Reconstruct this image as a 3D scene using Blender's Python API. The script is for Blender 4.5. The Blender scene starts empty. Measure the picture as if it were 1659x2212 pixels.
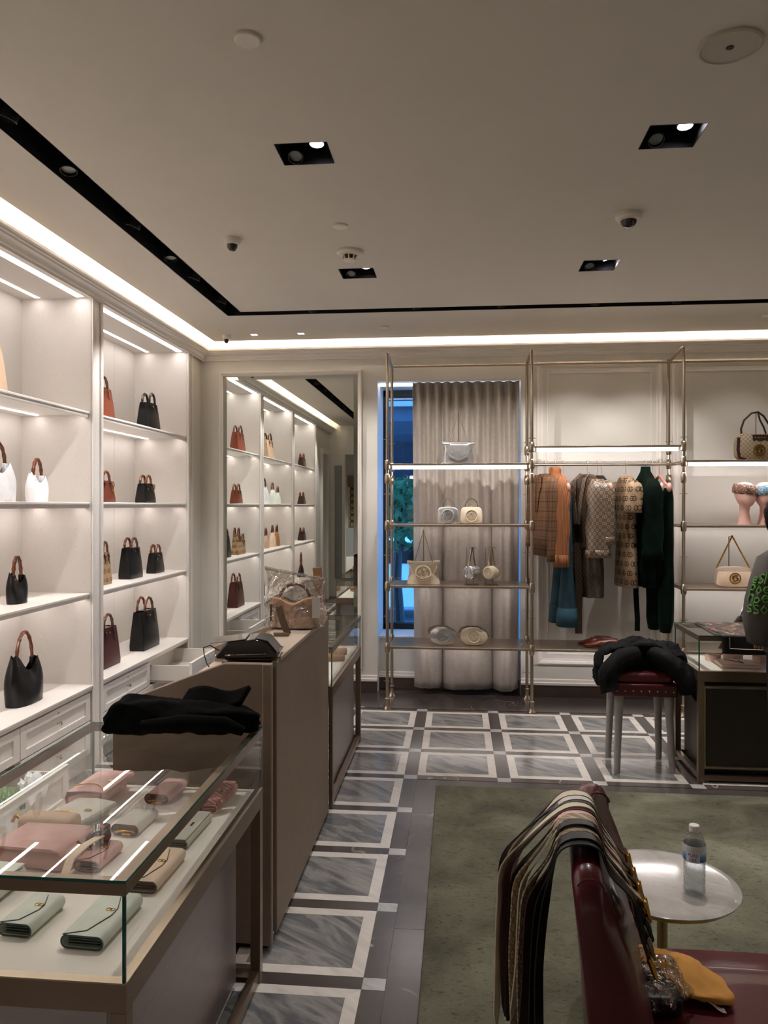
import bpy, bmesh, math, random
from math import pi, sin, cos, radians as R, sqrt, atan2, hypot
from mathutils import Vector as V, Matrix

SC = bpy.context.scene
COL = SC.collection
random.seed(7)

# ------------------------------------------------------------ camera, world, exposure
cam_d = bpy.data.cameras.new('camera')
cam = bpy.data.objects.new('camera', cam_d)
COL.objects.link(cam)
cam.location = (0, 0, 1.6)
cam.rotation_euler = (R(90), 0, R(5.509))
cam_d.sensor_width = 36
cam_d.lens = 1664 * 36 / 2212
cam_d.shift_y = -14 / 2212
cam_d.clip_start = 0.05
SC.camera = cam
SC.view_settings.view_transform = 'Standard'
SC.view_settings.look = 'None'
SC.view_settings.gamma = 1
SC.view_settings.use_curve_mapping = False
SC.view_settings.exposure = 1.3
SC.cycles.transparent_max_bounces = 20
SC.cycles.max_bounces = 12
SC.cycles.diffuse_bounces = 7
SC.cycles.sample_clamp_indirect = 8

W = bpy.data.worlds.new('dusk_sky')
SC.world = W
W.use_nodes = True
W.node_tree.nodes['Background'].inputs[0].default_value = (0.20, 0.50, 0.95, 1)
W.node_tree.nodes['Background'].inputs[1].default_value = 3.2


def spot(name, loc, target, power, angle, color=(1, .955, .91), blend=.6, size=.03):
    l = bpy.data.lights.new(name, 'SPOT')
    l.energy = power; l.spot_size = R(angle); l.spot_blend = blend; l.color = color
    l.shadow_soft_size = size
    o = bpy.data.objects.new(name, l); COL.objects.link(o)
    o.location = loc
    o.rotation_euler = (V(target) - V(loc)).to_track_quat('-Z', 'Y').to_euler()
    return o


# ------------------------------------------------------------ materials
def lin(h):
    if isinstance(h, str):
        h = h.lstrip('#'); h = [int(h[i:i + 2], 16) / 255 for i in (0, 2, 4)]
    return tuple((c / 12.92 if c <= .04045 else ((c + .055) / 1.055) ** 2.4) for c in h)


class NT:
    def __init__(s, name):
        s.m = bpy.data.materials.new(name); s.m.use_nodes = True
        s.t = s.m.node_tree; s.n = s.t.nodes; s.l = s.t.links
        s.b = s.n['Principled BSDF']; s.out = s.n['Material Output']

    def node(s, typ, **kw):
        n = s.n.new(typ)
        for k, v in kw.items():
            if isinstance(k, str) and hasattr(n, k): setattr(n, k, v)
            else: n.inputs[k].default_value = v
        return n

    def inp(s, n, **kw):
        for k, v in kw.items():
            i = n.inputs[k.replace('_', ' ')]
            if isinstance(v, bpy.types.NodeSocket): s.l.new(v, i)
            else: i.default_value = v
        return n

    def coords(s, rnd=True, scale=(1, 1, 1), rot=(0, 0, 0), kind='Object'):
        tc = s.node('ShaderNodeTexCoord'); src = tc.outputs[kind]
        mp = s.node('ShaderNodeMapping'); s.l.new(src, mp.inputs[0])
        mp.inputs['Scale'].default_value = scale; mp.inputs['Rotation'].default_value = rot
        if rnd:
            oi = s.node('ShaderNodeObjectInfo')
            mu = s.node('ShaderNodeMath', operation='MULTIPLY'); mu.inputs[1].default_value = 37.0
            s.l.new(oi.outputs['Random'], mu.inputs[0]); s.l.new(mu.outputs[0], mp.inputs['Location'])
        return mp.outputs[0]

    def noise(s, vec, scale, detail=4, dist=0.0, rough=.5):
        n = s.node('ShaderNodeTexNoise'); s.l.new(vec, n.inputs['Vector'])
        n.inputs['Scale'].default_value = scale; n.inputs['Detail'].default_value = detail
        n.inputs['Distortion'].default_value = dist; n.inputs['Roughness'].default_value = rough
        return n.outputs[0]

    def ramp(s, fac, stops):
        r = s.node('ShaderNodeValToRGB'); s.l.new(fac, r.inputs[0]); e = r.color_ramp.elements
        while len(e) < len(stops): e.new(.5)
        for i, (p, c) in enumerate(stops):
            e[i].position = p; c = lin(c) if isinstance(c, str) else c
            e[i].color = (*c[:3], 1)
        return r.outputs[0]

    def mix(s, fac, a, b, blend='MIX'):
        n = s.node('ShaderNodeMix'); n.data_type = 'RGBA'; n.blend_type = blend
        for i, v in ((0, fac), (6, a), (7, b)):
            if isinstance(v, bpy.types.NodeSocket): s.l.new(v, n.inputs[i])
            elif i == 0: n.inputs[0].default_value = v
            else: n.inputs[i].default_value = (*(lin(v) if isinstance(v, str) else v)[:3], 1)
        return n.outputs[2]

    def base(s, v):
        if isinstance(v, bpy.types.NodeSocket): s.l.new(v, s.b.inputs['Base Color'])
        else: s.b.inputs['Base Color'].default_value = (*(lin(v) if isinstance(v, str) else v), 1)

    def bump(s, h, strength=.3, dist=.002):
        n = s.node('ShaderNodeBump'); n.inputs['Strength'].default_value = strength
        n.inputs['Distance'].default_value = dist
        s.l.new(h, n.inputs['Height']); s.l.new(n.outputs[0], s.b.inputs['Normal'])


class E:
    """tiny shader expression helper"""
    T = None
    def __init__(s, x): s.x = x
    @staticmethod
    def op(o, a, b=None, c=None):
        n = E.T.node('ShaderNodeMath', operation=o)
        for i, v in enumerate((a, b, c)):
            if v is None: continue
            if isinstance(v, E): v = v.x
            if isinstance(v, bpy.types.NodeSocket): E.T.l.new(v, n.inputs[i])
            else: n.inputs[i].default_value = v
        return E(n.outputs[0])
    def __add__(s, o): return E.op('ADD', s, o)
    def __sub__(s, o): return E.op('SUBTRACT', s, o)
    def __mul__(s, o): return E.op('MULTIPLY', s, o)
    def __lt__(s, o): return E.op('LESS_THAN', s, o)
    def __gt__(s, o): return E.op('GREATER_THAN', s, o)
    def frac(s): return E.op('FRACT', s)
    def floor(s): return E.op('FLOOR', s)
    def sin(s): return E.op('SINE', s)
    def abs(s): return E.op('ABSOLUTE', s)
    def max(s, o): return E.op('MAXIMUM', s, o)
    def sqrt(s): return E.op('SQRT', s)


def mat(name, col, rough=.5, metal=0., var=.06, vs=6, bump=0., bs=60, coat=0., sheen=0., spec=.5, trans=0., ior=1.45, vscale=(1, 1, 1)):
    t = NT(name)
    c = lin(col) if isinstance(col, str) else col
    vec = t.coords(scale=vscale)
    n = t.noise(vec, vs, 5)
    lo = tuple(max(0, x * (1 - var)) for x in c); hi = tuple(min(1, x * (1 + var)) for x in c)
    t.base(t.ramp(n, [(.3, lo), (.7, hi)]))
    b = t.b.inputs
    b['Roughness'].default_value = rough; b['Metallic'].default_value = metal
    b['Coat Weight'].default_value = coat; b['Sheen Weight'].default_value = sheen
    b['Specular IOR Level'].default_value = spec
    b['Transmission Weight'].default_value = trans; b['IOR'].default_value = ior
    if bump: t.bump(t.noise(vec, bs, 6), bump, .003)
    return t.m


def emit(name, col, strength):
    t = NT(name)
    t.base('#ffffff'); t.b.inputs['Emission Color'].default_value = (*(lin(col)), 1)
    t.b.inputs['Emission Strength'].default_value = strength
    return t.m


def glassy(name, tint, gloss=1.0, rough=0.0, base=.04, extra=None):
    """thin clear sheet: transparent plus fresnel gloss"""
    t = NT(name)
    tr = t.node('ShaderNodeBsdfTransparent'); tr.inputs[0].default_value = (*lin(tint), 1)
    gl = t.node('ShaderNodeBsdfGlossy'); gl.inputs['Roughness'].default_value = rough
    fr = t.node('ShaderNodeFresnel')
    ge = t.node('ShaderNodeNewGeometry'); io = t.node('ShaderNodeMath', operation='MULTIPLY_ADD')
    io.inputs[1].default_value = 1 / 1.5 - 1.5; io.inputs[2].default_value = 1.5
    t.l.new(ge.outputs['Backfacing'], io.inputs[0]); t.l.new(io.outputs[0], fr.inputs['IOR'])
    mx = t.node('ShaderNodeMixShader')
    f = t.node('ShaderNodeMath', operation='MULTIPLY_ADD'); f.use_clamp = True
    f.inputs[1].default_value = gloss; f.inputs[2].default_value = 0
    t.l.new(fr.outputs[0], f.inputs[0])
    fac = f.outputs[0]
    if extra:
        nz = t.noise(t.coords(), extra[0], 3, 1.5)
        t.bump(nz, 1.0, extra[1]); bmp = t.n['Bump']
        t.l.new(bmp.outputs[0], gl.inputs['Normal']); t.l.new(bmp.outputs[0], fr.inputs['Normal'])
    t.l.new(fac, mx.inputs[0]); t.l.new(tr.outputs[0], mx.inputs[1]); t.l.new(gl.outputs[0], mx.inputs[2])
    t.l.new(mx.outputs[0], t.out.inputs[0])
    return t.m


def marble(name, stops, scale=2.2, stretch=(1, 1, 1), rot=(0, 0, .5), dist=1.2, vein=None, rough=.16, fine=9, spec=.5):
    t = NT(name)
    vec = t.coords(rot=rot)
    mp = t.node('ShaderNodeMapping'); mp.inputs['Scale'].default_value = stretch; t.l.new(vec, mp.inputs[0]); vec = mp.outputs[0]
    n = t.noise(vec, scale, 9, dist, .6)
    c = t.ramp(n, stops)
    if vein:
        col, amt, vs, w = vein
        v = t.noise(t.coords(), vs, 3, .6, .5)
        a = t.node('ShaderNodeMath', operation='SUBTRACT'); t.l.new(v, a.inputs[0]); a.inputs[1].default_value = .5
        b = t.node('ShaderNodeMath', operation='ABSOLUTE'); t.l.new(a.outputs[0], b.inputs[0])
        m1 = t.ramp(b.outputs[0], [(0, (amt, amt, amt)), (w, (0, 0, 0))])
        m2 = t.ramp(t.noise(t.coords(), vs * .9, 2), [(.52, (0, 0, 0)), (.62, (1, 1, 1))])
        mm = t.mix(1.0, m1, m2, 'MULTIPLY')
        sp = t.node('ShaderNodeSeparateColor'); t.l.new(mm, sp.inputs[0])
        c = t.mix(sp.outputs[0], c, col)
    t.base(c)
    t.b.inputs['Roughness'].default_value = rough
    t.b.inputs['Specular IOR Level'].default_value = spec
    return t.m


def pq(t, k=1.0):
    E.T = t
    sp = t.node('ShaderNodeSeparateXYZ'); t.l.new(t.coords(rnd=False), sp.inputs[0])
    X, Y, Z = (E(o) for o in sp.outputs)
    return (X + Y) * k, Z * k


def canvas(name, a, b, cell=.022, rough=.5):
    """small lattice canvas: diamond dots with rings"""
    t = NT(name); p, q = pq(t, 1 / cell)
    u = ((p + q) * .5).frac() - .5; v = ((p - q) * .5).frac() - .5
    d = (u * u + v * v).sqrt()
    ring = (d - .27).abs() < .085
    t.base(t.mix(ring.x, a, b)); t.b.inputs['Roughness'].default_value = rough
    return t.m


def linked_print(name, base, line, w=.075, h=.075, rough=.55, rib=True):
    """interlocking letter rings with chain lines"""
    t = NT(name); p, q = pq(t, 1.0)
    row = (q * (1 / h)).floor()
    off = (row * .5).frac()
    a = (p * (1 / w) + off).frac() - .5
    b = ((q * (1 / h)).frac() - .5) * (h / w)
    m = None
    for sx in (-1, 1):
        aa = a + (-.15 * sx)
        d = (aa * aa + b * b).sqrt()
        r = ((d - .19).abs() < .042)
        gap = ((aa * sx) > .08) * (b > 0.0) * (b < .1)
        r = r * (E.op('SUBTRACT', 1.0, gap))
        bar = (b.abs() < .035) * ((aa * sx) > .0) * ((aa * sx) < .19)
        r = r.max(bar)
        m = r if m is None else m.max(r)
    ln = ((((a.abs() + b.abs()) - .46).abs()) < .022)
    m = m.max(ln * .6)
    c = t.mix(m.x, base, line)
    if rib:
        s = (p * 1400).sin() * .5 + .5
        c = t.mix((s * .18).x, c, '#5a4030')
    t.base(c); t.b.inputs['Roughness'].default_value = rough
    return t.m


def plaid(name):
    t = NT(name); p, q = pq(t, 1.0)
    def lines(x, pitch, ws):
        f = (x * (1 / pitch)).frac(); m = None
        for c0, w in ws:
            l = ((f - c0).abs() < w); m = l if m is None else m.max(l)
        return m
    m = lines(p, .055, ((.3, .025), (.42, .025), (.75, .015))).max(lines(q, .075, ((.3, .02), (.38, .02), (.7, .015))))
    tw = (((p + q) * 900).sin() * .5 + .5) * .25
    c = t.mix(tw.x, '#6b4a30', '#8f6c4e')
    c = t.mix((m * .9).x, c, '#2e1a10')
    t.base(c); t.b.inputs['Roughness'].default_value = .85
    return t.m


def ribbed(name, a, b, pitch=.011, rough=.85):
    t = NT(name); p, q = pq(t, 1.0)
    s = (p * (2 * pi / pitch)).sin() * .5 + .5
    t.base(t.mix(s.x, a, b)); t.b.inputs['Roughness'].default_value = rough
    t.bump(s.x, .5, .004)
    return t.m


def floral(name, base, cols, scale=18, cut=.45):
    t = NT(name); vec = t.coords(rnd=False)
    v = t.node('ShaderNodeTexVoronoi'); v.inputs['Scale'].default_value = scale; t.l.new(vec, v.inputs['Vector'])
    n1 = t.noise(vec, scale * .8, 3, 2.0); n2 = t.noise(vec, scale * .35, 2, 3.0)
    c = t.ramp(n1, [(.30, base), (.38, cols[0]), (.46, base), (.54, cols[1]), (.58, base), (.66, cols[2])])
    msk = t.ramp(n2, [(cut, (0, 0, 0)), (cut + .05, (1, 1, 1))])
    s = t.node('ShaderNodeSeparateColor'); t.l.new(msk, s.inputs[0])
    t.base(t.mix(s.outputs[0], base, c)); t.b.inputs['Roughness'].default_value = .6
    return t.m


M = {}
M['wall'] = mat('painted_wall', '#d4d1ca', .6, var=.01)
M['ceiling'] = mat('painted_ceiling', '#cdc6bb', .8, var=.01)
M['trim'] = mat('satin_trim', '#e4dfd8', .42, var=.01)
M['cabinet'] = mat('satin_cabinet', '#e2ddd8', .38, var=.01)
M['inner'] = mat('linen_panel', '#cfcac4', .8, var=.05, vs=420, vscale=(1, 1, .25), bump=.08, bs=300)
M['seam'] = mat('dark_seam', '#6a5f56', .8)
M['black'] = mat('black_recess', '#050505', .55, var=.2)
M['plastic_white'] = mat('white_plastic', '#d9d1c6', .45, var=.02)
M['lens_grey'] = mat('grey_lens', '#8c8f8f', .2)
M['smoked'] = mat('smoked_dome', '#1a1210', .12, spec=.8)
M['bronze'] = mat('bronze_metal', '#8d7a69', .32, .85, var=.08, vs=3)
M['nickel'] = mat('nickel_metal', '#b3a592', .28, .95, var=.06, vs=12)
M['gunmetal'] = mat('brushed_gunmetal', '#aaa0a0', .36, .6, var=.06, vs=12, vscale=(1, 1, 14))
M['darkbody'] = mat('dark_metal_panel', '#4b4640', .38, .7, var=.10, vs=3)
M['chrome'] = mat('polished_chrome', '#d9d4cd', .06, 1.0, var=.02)
M['brushed'] = mat('brushed_shelf', '#a89888', .3, .8, var=.06, vs=8, vscale=(12, 1, 1))
M['gold'] = mat('polished_gold', '#d3a347', .18, 1.0, var=.05)
M['deck'] = mat('white_deck', '#f5efe9', .45, var=.015)
M['desk'] = mat('taupe_leather', '#8f7d6d', .55, var=.05, vs=40, bump=.05, bs=240)
M['desktop'] = mat('pale_taupe_top', '#b5a596', .5, var=.04, vs=30)
M['glass'] = glassy('clear_glass', '#f9fbf8', 1.0)
M['glass_edge'] = mat('green_glass_edge', '#1f6a62', .1, 0, trans=.2)
M['plastic_bag'] = glassy('clear_plastic', '#f2f0ee', 1.6, .12, extra=(16, .05))
M['led'] = emit('cool_led', '#fff5f1', 6.6)
M['led_rack'] = emit('rack_led', '#fff6f4', 10)
M['cove'] = emit('warm_cove_led', '#fff0e0', 44)
M['lamp_on'] = emit('lit_lamp', '#fff4ff', 22.0)
M['lamp_cup'] = mat('lamp_cup', '#b7bcc6', .4)
M['mirror'] = mat('mirror_glass', '#e3e6e2', .0, 1.0, var=0)
M['window_frame'] = mat('dark_window_frame', '#12161c', .4)
M['bamboo'] = mat('bamboo', '#6a381d', .28, var=.6, vs=45, coat=.4)
M['bamboo_black'] = mat('black_bamboo', '#17120f', .25, var=.3, vs=45, coat=.4)
M['burgundy'] = mat('burgundy_leather', '#4f1119', .33, var=.25, vs=7, bump=.12, bs=70, coat=.15)
for k, c in dict(black='#0a0909', brown='#6e3420', burg='#481b16', white='#eeeef2', beige='#c8ab92', peach='#ead0b8', mint='#dae0d7', choc='#3a201a', cream='#d8cbb4', pink='#e9b6b1', mauve='#cfa09a', grey='#cbc7be', green='#4c6b45', tan='#a5774b', blush='#dcb5a6', darkbrown='#2b1712').items():
    M['l_' + k] = mat(k + '_leather', c, .42 if k != 'black' else .38, var=.08, vs=14, bump=.06, bs=160)
M['edge_dark'] = mat('dark_green_edge', '#39524c', .5)
M['edge_brown'] = mat('dark_edge', '#4a2c20', .5)
M['silver_leather'] = mat('silver_leather', '#c9cacb', .24, .75, var=.12, vs=30, bump=.25, bs=40)
M['canvas'] = canvas('lattice_canvas', '#8b7a62', '#c3b193', .016)
M['bigprint'] = linked_print('ring_print_leather', '#a98a66', '#4a3022', .06, .06, rib=False)
M['stone_dark'] = marble('dark_brown_stone', [(.3, '#3f3836'), (.7, '#4c4542')], 3, vein=('#b3aaa2', .8, 2.3, .007), rough=.2)
M['stone_grey'] = marble('grey_veined_marble', [(.2, '#393c3f'), (.38, '#606164'), (.5, '#8a8785'), (.6, '#5b5d60'), (.75, '#747475')], 1.9, (1.0, 4.2, 1), (0, 0, .62), .7, rough=.17)
M['stone_white'] = marble('white_marble', [(.25, '#b5aea8'), (.5, '#cbc5bf'), (.8, '#d6d1cb')], 5, (1, 3, 1), (0, 0, .6), 1.0, rough=.2)
M['stone_small'] = marble('pale_grey_marble', [(.25, '#87898b'), (.6, '#b0aeac')], 6, (1, 4, 1), (0, 0, .6), 1.0, rough=.2)
M['table_marble'] = marble('carrara_marble', [(.2, '#7f7c7b'), (.42, '#a5a19d'), (.7, '#b2aea9')], 9, (1, 1.6, 1), (0, 0, .4), 1.5, rough=.08)
M['plinth'] = marble('dark_plinth_stone', [(.3, '#453a35'), (.7, '#54473f')], 3, rough=.3)


# ------------------------------------------------------------ mesh helpers
WP = {}


class MB:
    def __init__(s): s.v = []; s.f = []
    def add(s, vs, fs):
        o = len(s.v); s.v += [tuple(p) for p in vs]; s.f += [tuple(i + o for i in f) for f in fs]; return s
    def box(s, x0, x1, y0, y1, z0, z1):
        return s.add([(x0, y0, z0), (x1, y0, z0), (x1, y1, z0), (x0, y1, z0), (x0, y0, z1), (x1, y0, z1), (x1, y1, z1), (x0, y1, z1)],
                     [(3, 2, 1, 0), (4, 5, 6, 7), (0, 1, 5, 4), (1, 2, 6, 5), (2, 3, 7, 6), (3, 0, 4, 7)])
    def rings(s, rs, caps=(1, 1), closed=False, loop=True):
        n = len(rs[0]); vs = [p for r in rs for p in r]; fs = []
        m = len(rs)
        for i in range(m if closed else m - 1):
            a, b = i * n, ((i + 1) % m) * n
            for j in range(n if loop else n - 1):
                k = (j + 1) % n; fs.append((a + j, a + k, b + k, b + j))
        if not closed and loop:
            if caps[0]: fs.append(tuple(range(n - 1, -1, -1)))
            if caps[1]: fs.append(tuple(range((m - 1) * n, m * n)))
        return s.add(vs, fs)
    def tube(s, pts, r, n=8, closed=False, caps=(1, 1), flat=None, up=None):
        """r: number or list; flat: (w,t) rectangular-ish elliptical section"""
        pts = [V(p) for p in pts]; m = len(pts); rs = []
        prev = None
        for i, p in enumerate(pts):
            if closed: d = pts[(i + 1) % m] - pts[i - 1]
            else: d = pts[min(i + 1, m - 1)] - pts[max(i - 1, 0)]
            d = d.normalized() if d.length > 1e-9 else V((0, 0, 1))
            if up is not None: a = V(up)
            elif prev is None: a = V((0, 0, 1)) if abs(d.z) < .9 else V((1, 0, 0))
            else: a = prev
            a = a - d * a.dot(d)
            if a.length < 1e-6: a = d.orthogonal()
            a.normalize(); prev = a; b = d.cross(a)
            rr = r[i] if isinstance(r, (list, tuple)) else r
            if flat:
                w, t = flat; ring = []
                for (x, y) in ((-1, -1), (1, -1), (1, 1), (-1, 1)): ring.append(p + b * (x * w / 2) + a * (y * t / 2))
            else: ring = [p + (a * cos(2 * pi * j / n) + b * sin(2 * pi * j / n)) * rr for j in range(n)]
            rs.append(ring)
        return s.rings(rs, caps, closed)
    def lathe(s, prof, c=(0, 0, 0), n=24, caps=(1, 1)):
        return s.rings([[(c[0] + r * cos(2 * pi * j / n), c[1] + r * sin(2 * pi * j / n), c[2] + z) for j in range(n)] for r, z in prof], caps)
    def ringbox(s, x0, x1, y0, y1, w, z0, z1):
        R_ = lambda o, z: [(x0 + o, y0 + o, z), (x1 - o, y0 + o, z), (x1 - o, y1 - o, z), (x0 + o, y1 - o, z)]
        return s.rings([R_(0, z0), R_(0, z1), R_(w, z1), R_(w, z0)], closed=True)
    def cyl(s, c, r, z0, z1, n=24): return s.lathe([(r, z0), (r, z1)], (c[0], c[1], 0), n)
    def prism(s, poly, ax, a, b):
        def P(p, t): return {'x': (t, p[0], p[1]), 'y': (p[0], t, p[1]), 'z': (p[0], p[1], t)}[ax]
        return s.rings([[P(p, a) for p in poly], [P(p, b) for p in poly]])
    def ell(s, c, r, nu=16, nv=10, fn=None):
        rs = []
        for i in range(nv + 1):
            t = -pi / 2 + pi * max(.02, min(.98, i / nv)); ring = []
            for j in range(nu):
                u = 2 * pi * j / nu
                p = V((cos(t) * cos(u), cos(t) * sin(u), sin(t)))
                k = fn(p) if fn else 1
                ring.append((c[0] + r[0] * p.x * k, c[1] + r[1] * p.y * k, c[2] + r[2] * p.z * k))
            rs.append(ring)
        return s.rings(rs)
    def grid(s, fn, nu, nv):
        return s.rings([[fn(j / nu, i / nv) for j in range(nu + 1)] for i in range(nv + 1)], loop=False)
    def xf(s, mtx, start=0):
        s.v[start:] = [tuple(mtx @ V(p)) for p in s.v[start:]]; return s
    def build(s, name, m, parent=None, smooth=35, bevel=0, sub=0, solid=0, seg=2, crumple=None):
        if parent is not None:
            off = WP.get(parent.name, V((0, 0, 0)))
            s.v = [tuple(V(p) - off) for p in s.v]
        me = bpy.data.meshes.new(name); me.from_pydata([tuple(p) for p in s.v], [], s.f); me.validate(); me.update()
        bm = bmesh.new(); bm.from_mesh(me); bmesh.ops.recalc_face_normals(bm, faces=bm.faces); bm.to_mesh(me); bm.free()
        if smooth:
            me.polygons.foreach_set('use_smooth', [True] * len(me.polygons)); me.set_sharp_from_angle(angle=R(smooth))
        o = bpy.data.objects.new(name, me); COL.objects.link(o)
        for x in (m if isinstance(m, (list, tuple)) else [m]): me.materials.append(M[x] if isinstance(x, str) else x)
        if solid:
            md = o.modifiers.new('thickness', 'SOLIDIFY'); md.thickness = solid; md.offset = 0
        if bevel:
            md = o.modifiers.new('bevel', 'BEVEL'); md.width = bevel; md.segments = seg; md.limit_method = 'ANGLE'; md.angle_limit = R(40)
        if sub:
            md = o.modifiers.new('sub', 'SUBSURF'); md.levels = sub; md.render_levels = sub
        if crumple:
            if not sub:
                md = o.modifiers.new('sub', 'SUBSURF'); md.levels = 1; md.render_levels = 1
            for q_, (a_, b_) in enumerate(crumple):
                tx = bpy.data.textures.new('clouds', 'CLOUDS'); tx.noise_scale = b_; tx.noise_depth = 2
                md = o.modifiers.new('crumple', 'DISPLACE'); md.texture = tx; md.strength = a_; md.mid_level = .5; md.texture_coords = 'LOCAL'
        if parent is not None:
            o.parent = parent; WP[o.name] = WP.get(parent.name, V((0, 0, 0)))
        return o


def thing(name, label, cat, loc=(0, 0, 0), rot=0, group=None, kind=None):
    o = bpy.data.objects.new(name, None); COL.objects.link(o); o.empty_display_size = .05
    o.location = loc; o.rotation_euler = (0, 0, rot); WP[o.name] = V(loc)
    return tag(o, label, cat, group, kind)


def tag(o, label=None, cat=None, group=None, kind=None):
    if label: o['label'] = label
    if cat: o['category'] = cat
    if group: o['group'] = group
    if kind: o['kind'] = kind
    return o


def struct(o): o['kind'] = 'structure'; return o


def proto(name, label, cat, group=None): return thing(name, label, cat, (0, 0, 0), 0, group)


def place(o, loc, rot=0, s=1.0):
    o.location = loc; o.rotation_euler = (0, 0, rot); o.scale = (s, s, s) if not isinstance(s, tuple) else s
    return o


def dup(o, loc, rot=0, label=None, s=1.0, recolor=None):
    def cp(x, par):
        c = x.copy(); COL.objects.link(c)
        if par is not None: c.parent = par; c.matrix_parent_inverse = x.matrix_parent_inverse.copy()
        for ch in x.children: cp(ch, c)
        return c
    r = cp(o, None)
    if label: r['label'] = label
    return place(r, loc, rot, s)


def arc(c, rad, a0, a1, n, plane='xz', y=0, sx=1, sz=1):
    out = []
    for i in range(n + 1):
        t = R(a0 + (a1 - a0) * i / n); p, q = c[0] + rad * sx * cos(t), c[1] + rad * sz * sin(t)
        out.append({'xz': (p, y, q), 'yz': (y, p, q), 'xy': (p, q, y)}[plane])
    return out


def text_pts(body, size):
    cu = bpy.data.curves.new('t', 'FONT'); cu.body = body; cu.size = size; cu.align_x = 'CENTER'; cu.resolution_u = 2
    o = bpy.data.objects.new('t', cu); me = o.to_mesh()
    vs = [tuple(v.co) for v in me.vertices]; fs = [tuple(p.vertices) for p in me.polygons]
    o.to_mesh_clear(); bpy.data.objects.remove(o); bpy.data.curves.remove(cu)
    return vs, fs
# ============================================================ ROOM
YW, XL, ZC = 6.55, -2.22, 3.0
CX0, CY1 = -2.07, 6.40
XR, YB = 4.6, -3.6
WIN = (-.689, .523, .44, 2.66)

# ---- floor: dark stone bed with inlaid stone pieces, each a child
floor = struct(MB().box(-2.75, XR + .05, YB - .05, 7.2, -.05, -.004).build('floor', 'plinth'))
PX, PY, SX0, SW, SH = .547, .4945, -.32, .079, .066
TW, TH, BW, G = PX - SW, PY - SH, .047, .0008


def slab(w, h): return MB().box(G, w - G, G, h - G, -.004, 0)


def piece(meshes, key, name, w, h, m, x, y):
    if key not in meshes:
        o = slab(w, h).build(name, m, floor, smooth=0); meshes[key] = o
    else:
        o = meshes[key].copy(); COL.objects.link(o)
    o.location = (x, y, 0); return o


TM = {}
def tile(x, y):
    piece(TM, 'c', 'marble_tile', TW - 2 * BW, TH - 2 * BW, 'stone_grey', x + BW, y + BW)
    for key, pts in (('s', [(0, 0), (TW, 0), (TW - BW, BW), (BW, BW)]), ('n', [(0, TH), (BW, TH - BW), (TW - BW, TH - BW), (TW, TH)]),
                     ('w', [(0, 0), (BW, BW), (BW, TH - BW), (0, TH)]), ('e', [(TW, 0), (TW, TH), (TW - BW, TH - BW), (TW - BW, BW)])):
        if key not in TM:
            TM[key] = MB().prism([(a * (1 if 0 else 1), b) for a, b in pts], 'z', -.004, 0).build('border_strip', 'stone_white', floor, smooth=0); o = TM[key]
        else:
            o = TM[key].copy(); COL.objects.link(o)
        o.location = (x, y, 0)


for j in range(11):
    yn = 6.055 - SH - PY * j - TH          # near edge of the tile row
    for k in list(range(-3, 1)) + (list(range(1, 5)) if j < 3 else []):
        x1 = SX0 + PX * k; x0 = x1 - TW
        tile(x0, yn)
        piece(TM, 'h', 'dark_strip', TW, SH, 'stone_dark', x0, yn - SH)
        piece(TM, 'v', 'dark_strip', SW, TH, 'stone_dark', x1, yn)
        piece(TM, 'q', 'corner_stone', SW, SH, 'stone_small', x1, yn - SH)
for k in range(-3, 6): piece(TM, 'q', 'corner_stone', SW, SH, 'stone_small', SX0 + PX * k, 6.055 - SH)
# dark border slabs round the rug and along the back wall
for i in range(-3, 6):
    piece(TM, 'bk', 'border_slab', .62, .49, 'stone_dark', -2.2 + .62 * (i + 3), 6.06)
for i in range(6): piece(TM, 'bd', 'border_slab', .115, .74, 'stone_dark', SX0 + SW, 4.385 - .74 * (i + 1))
for i in range(7): piece(TM, 'bf', 'border_slab', .62, .115, 'stone_dark', SX0 + SW + .62 * i, 4.385)

# ---- rug
def rug_mat():
    t = NT('moss_rug'); v = t.coords(rnd=False)
    a = t.noise(v, 3.0, 5, .4, .6)
    c = t.ramp(a, [(.3, '#5a594d'), (.5, '#716f5e'), (.7, '#888574')])
    f = t.noise(t.coords(rnd=False, scale=(26, 55, 20)), 1.6, 5, 1.0, .65)
    k = t.ramp(f, [(.30, (.35, .35, .3)), (.45, (1, 1, 1))])
    t.base(t.mix(1.0, c, k, 'MULTIPLY')); t.b.inputs['Roughness'].default_value = 1
    t.b.inputs['Specular IOR Level'].default_value = .1
    t.bump(t.noise(t.coords(rnd=False, scale=(60, 110, 40)), 3, 4), .9, .012)
    return t.m
M['rug'] = rug_mat()
tag(MB().box(-.125, 3.9, -1.2, 4.385, .0005, .012).build('area_rug', 'rug', bevel=.005), 'moss green mottled low pile area rug on the dark stone floor', 'rug')

# ---- back wall with window opening
mb = MB()
mb.box(XL - .6, WIN[0], YW, 7.16, -.05, 3.27)
mb.box(WIN[1], XR, YW, 7.16, -.05, 3.27)
mb.box(WIN[0], WIN[1], YW, 7.16, WIN[3], 3.27)
mb.box(WIN[0], WIN[1], 6.72, 7.16, -.05, WIN[2])
struct(mb.build('wall_back', 'wall'))
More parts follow.
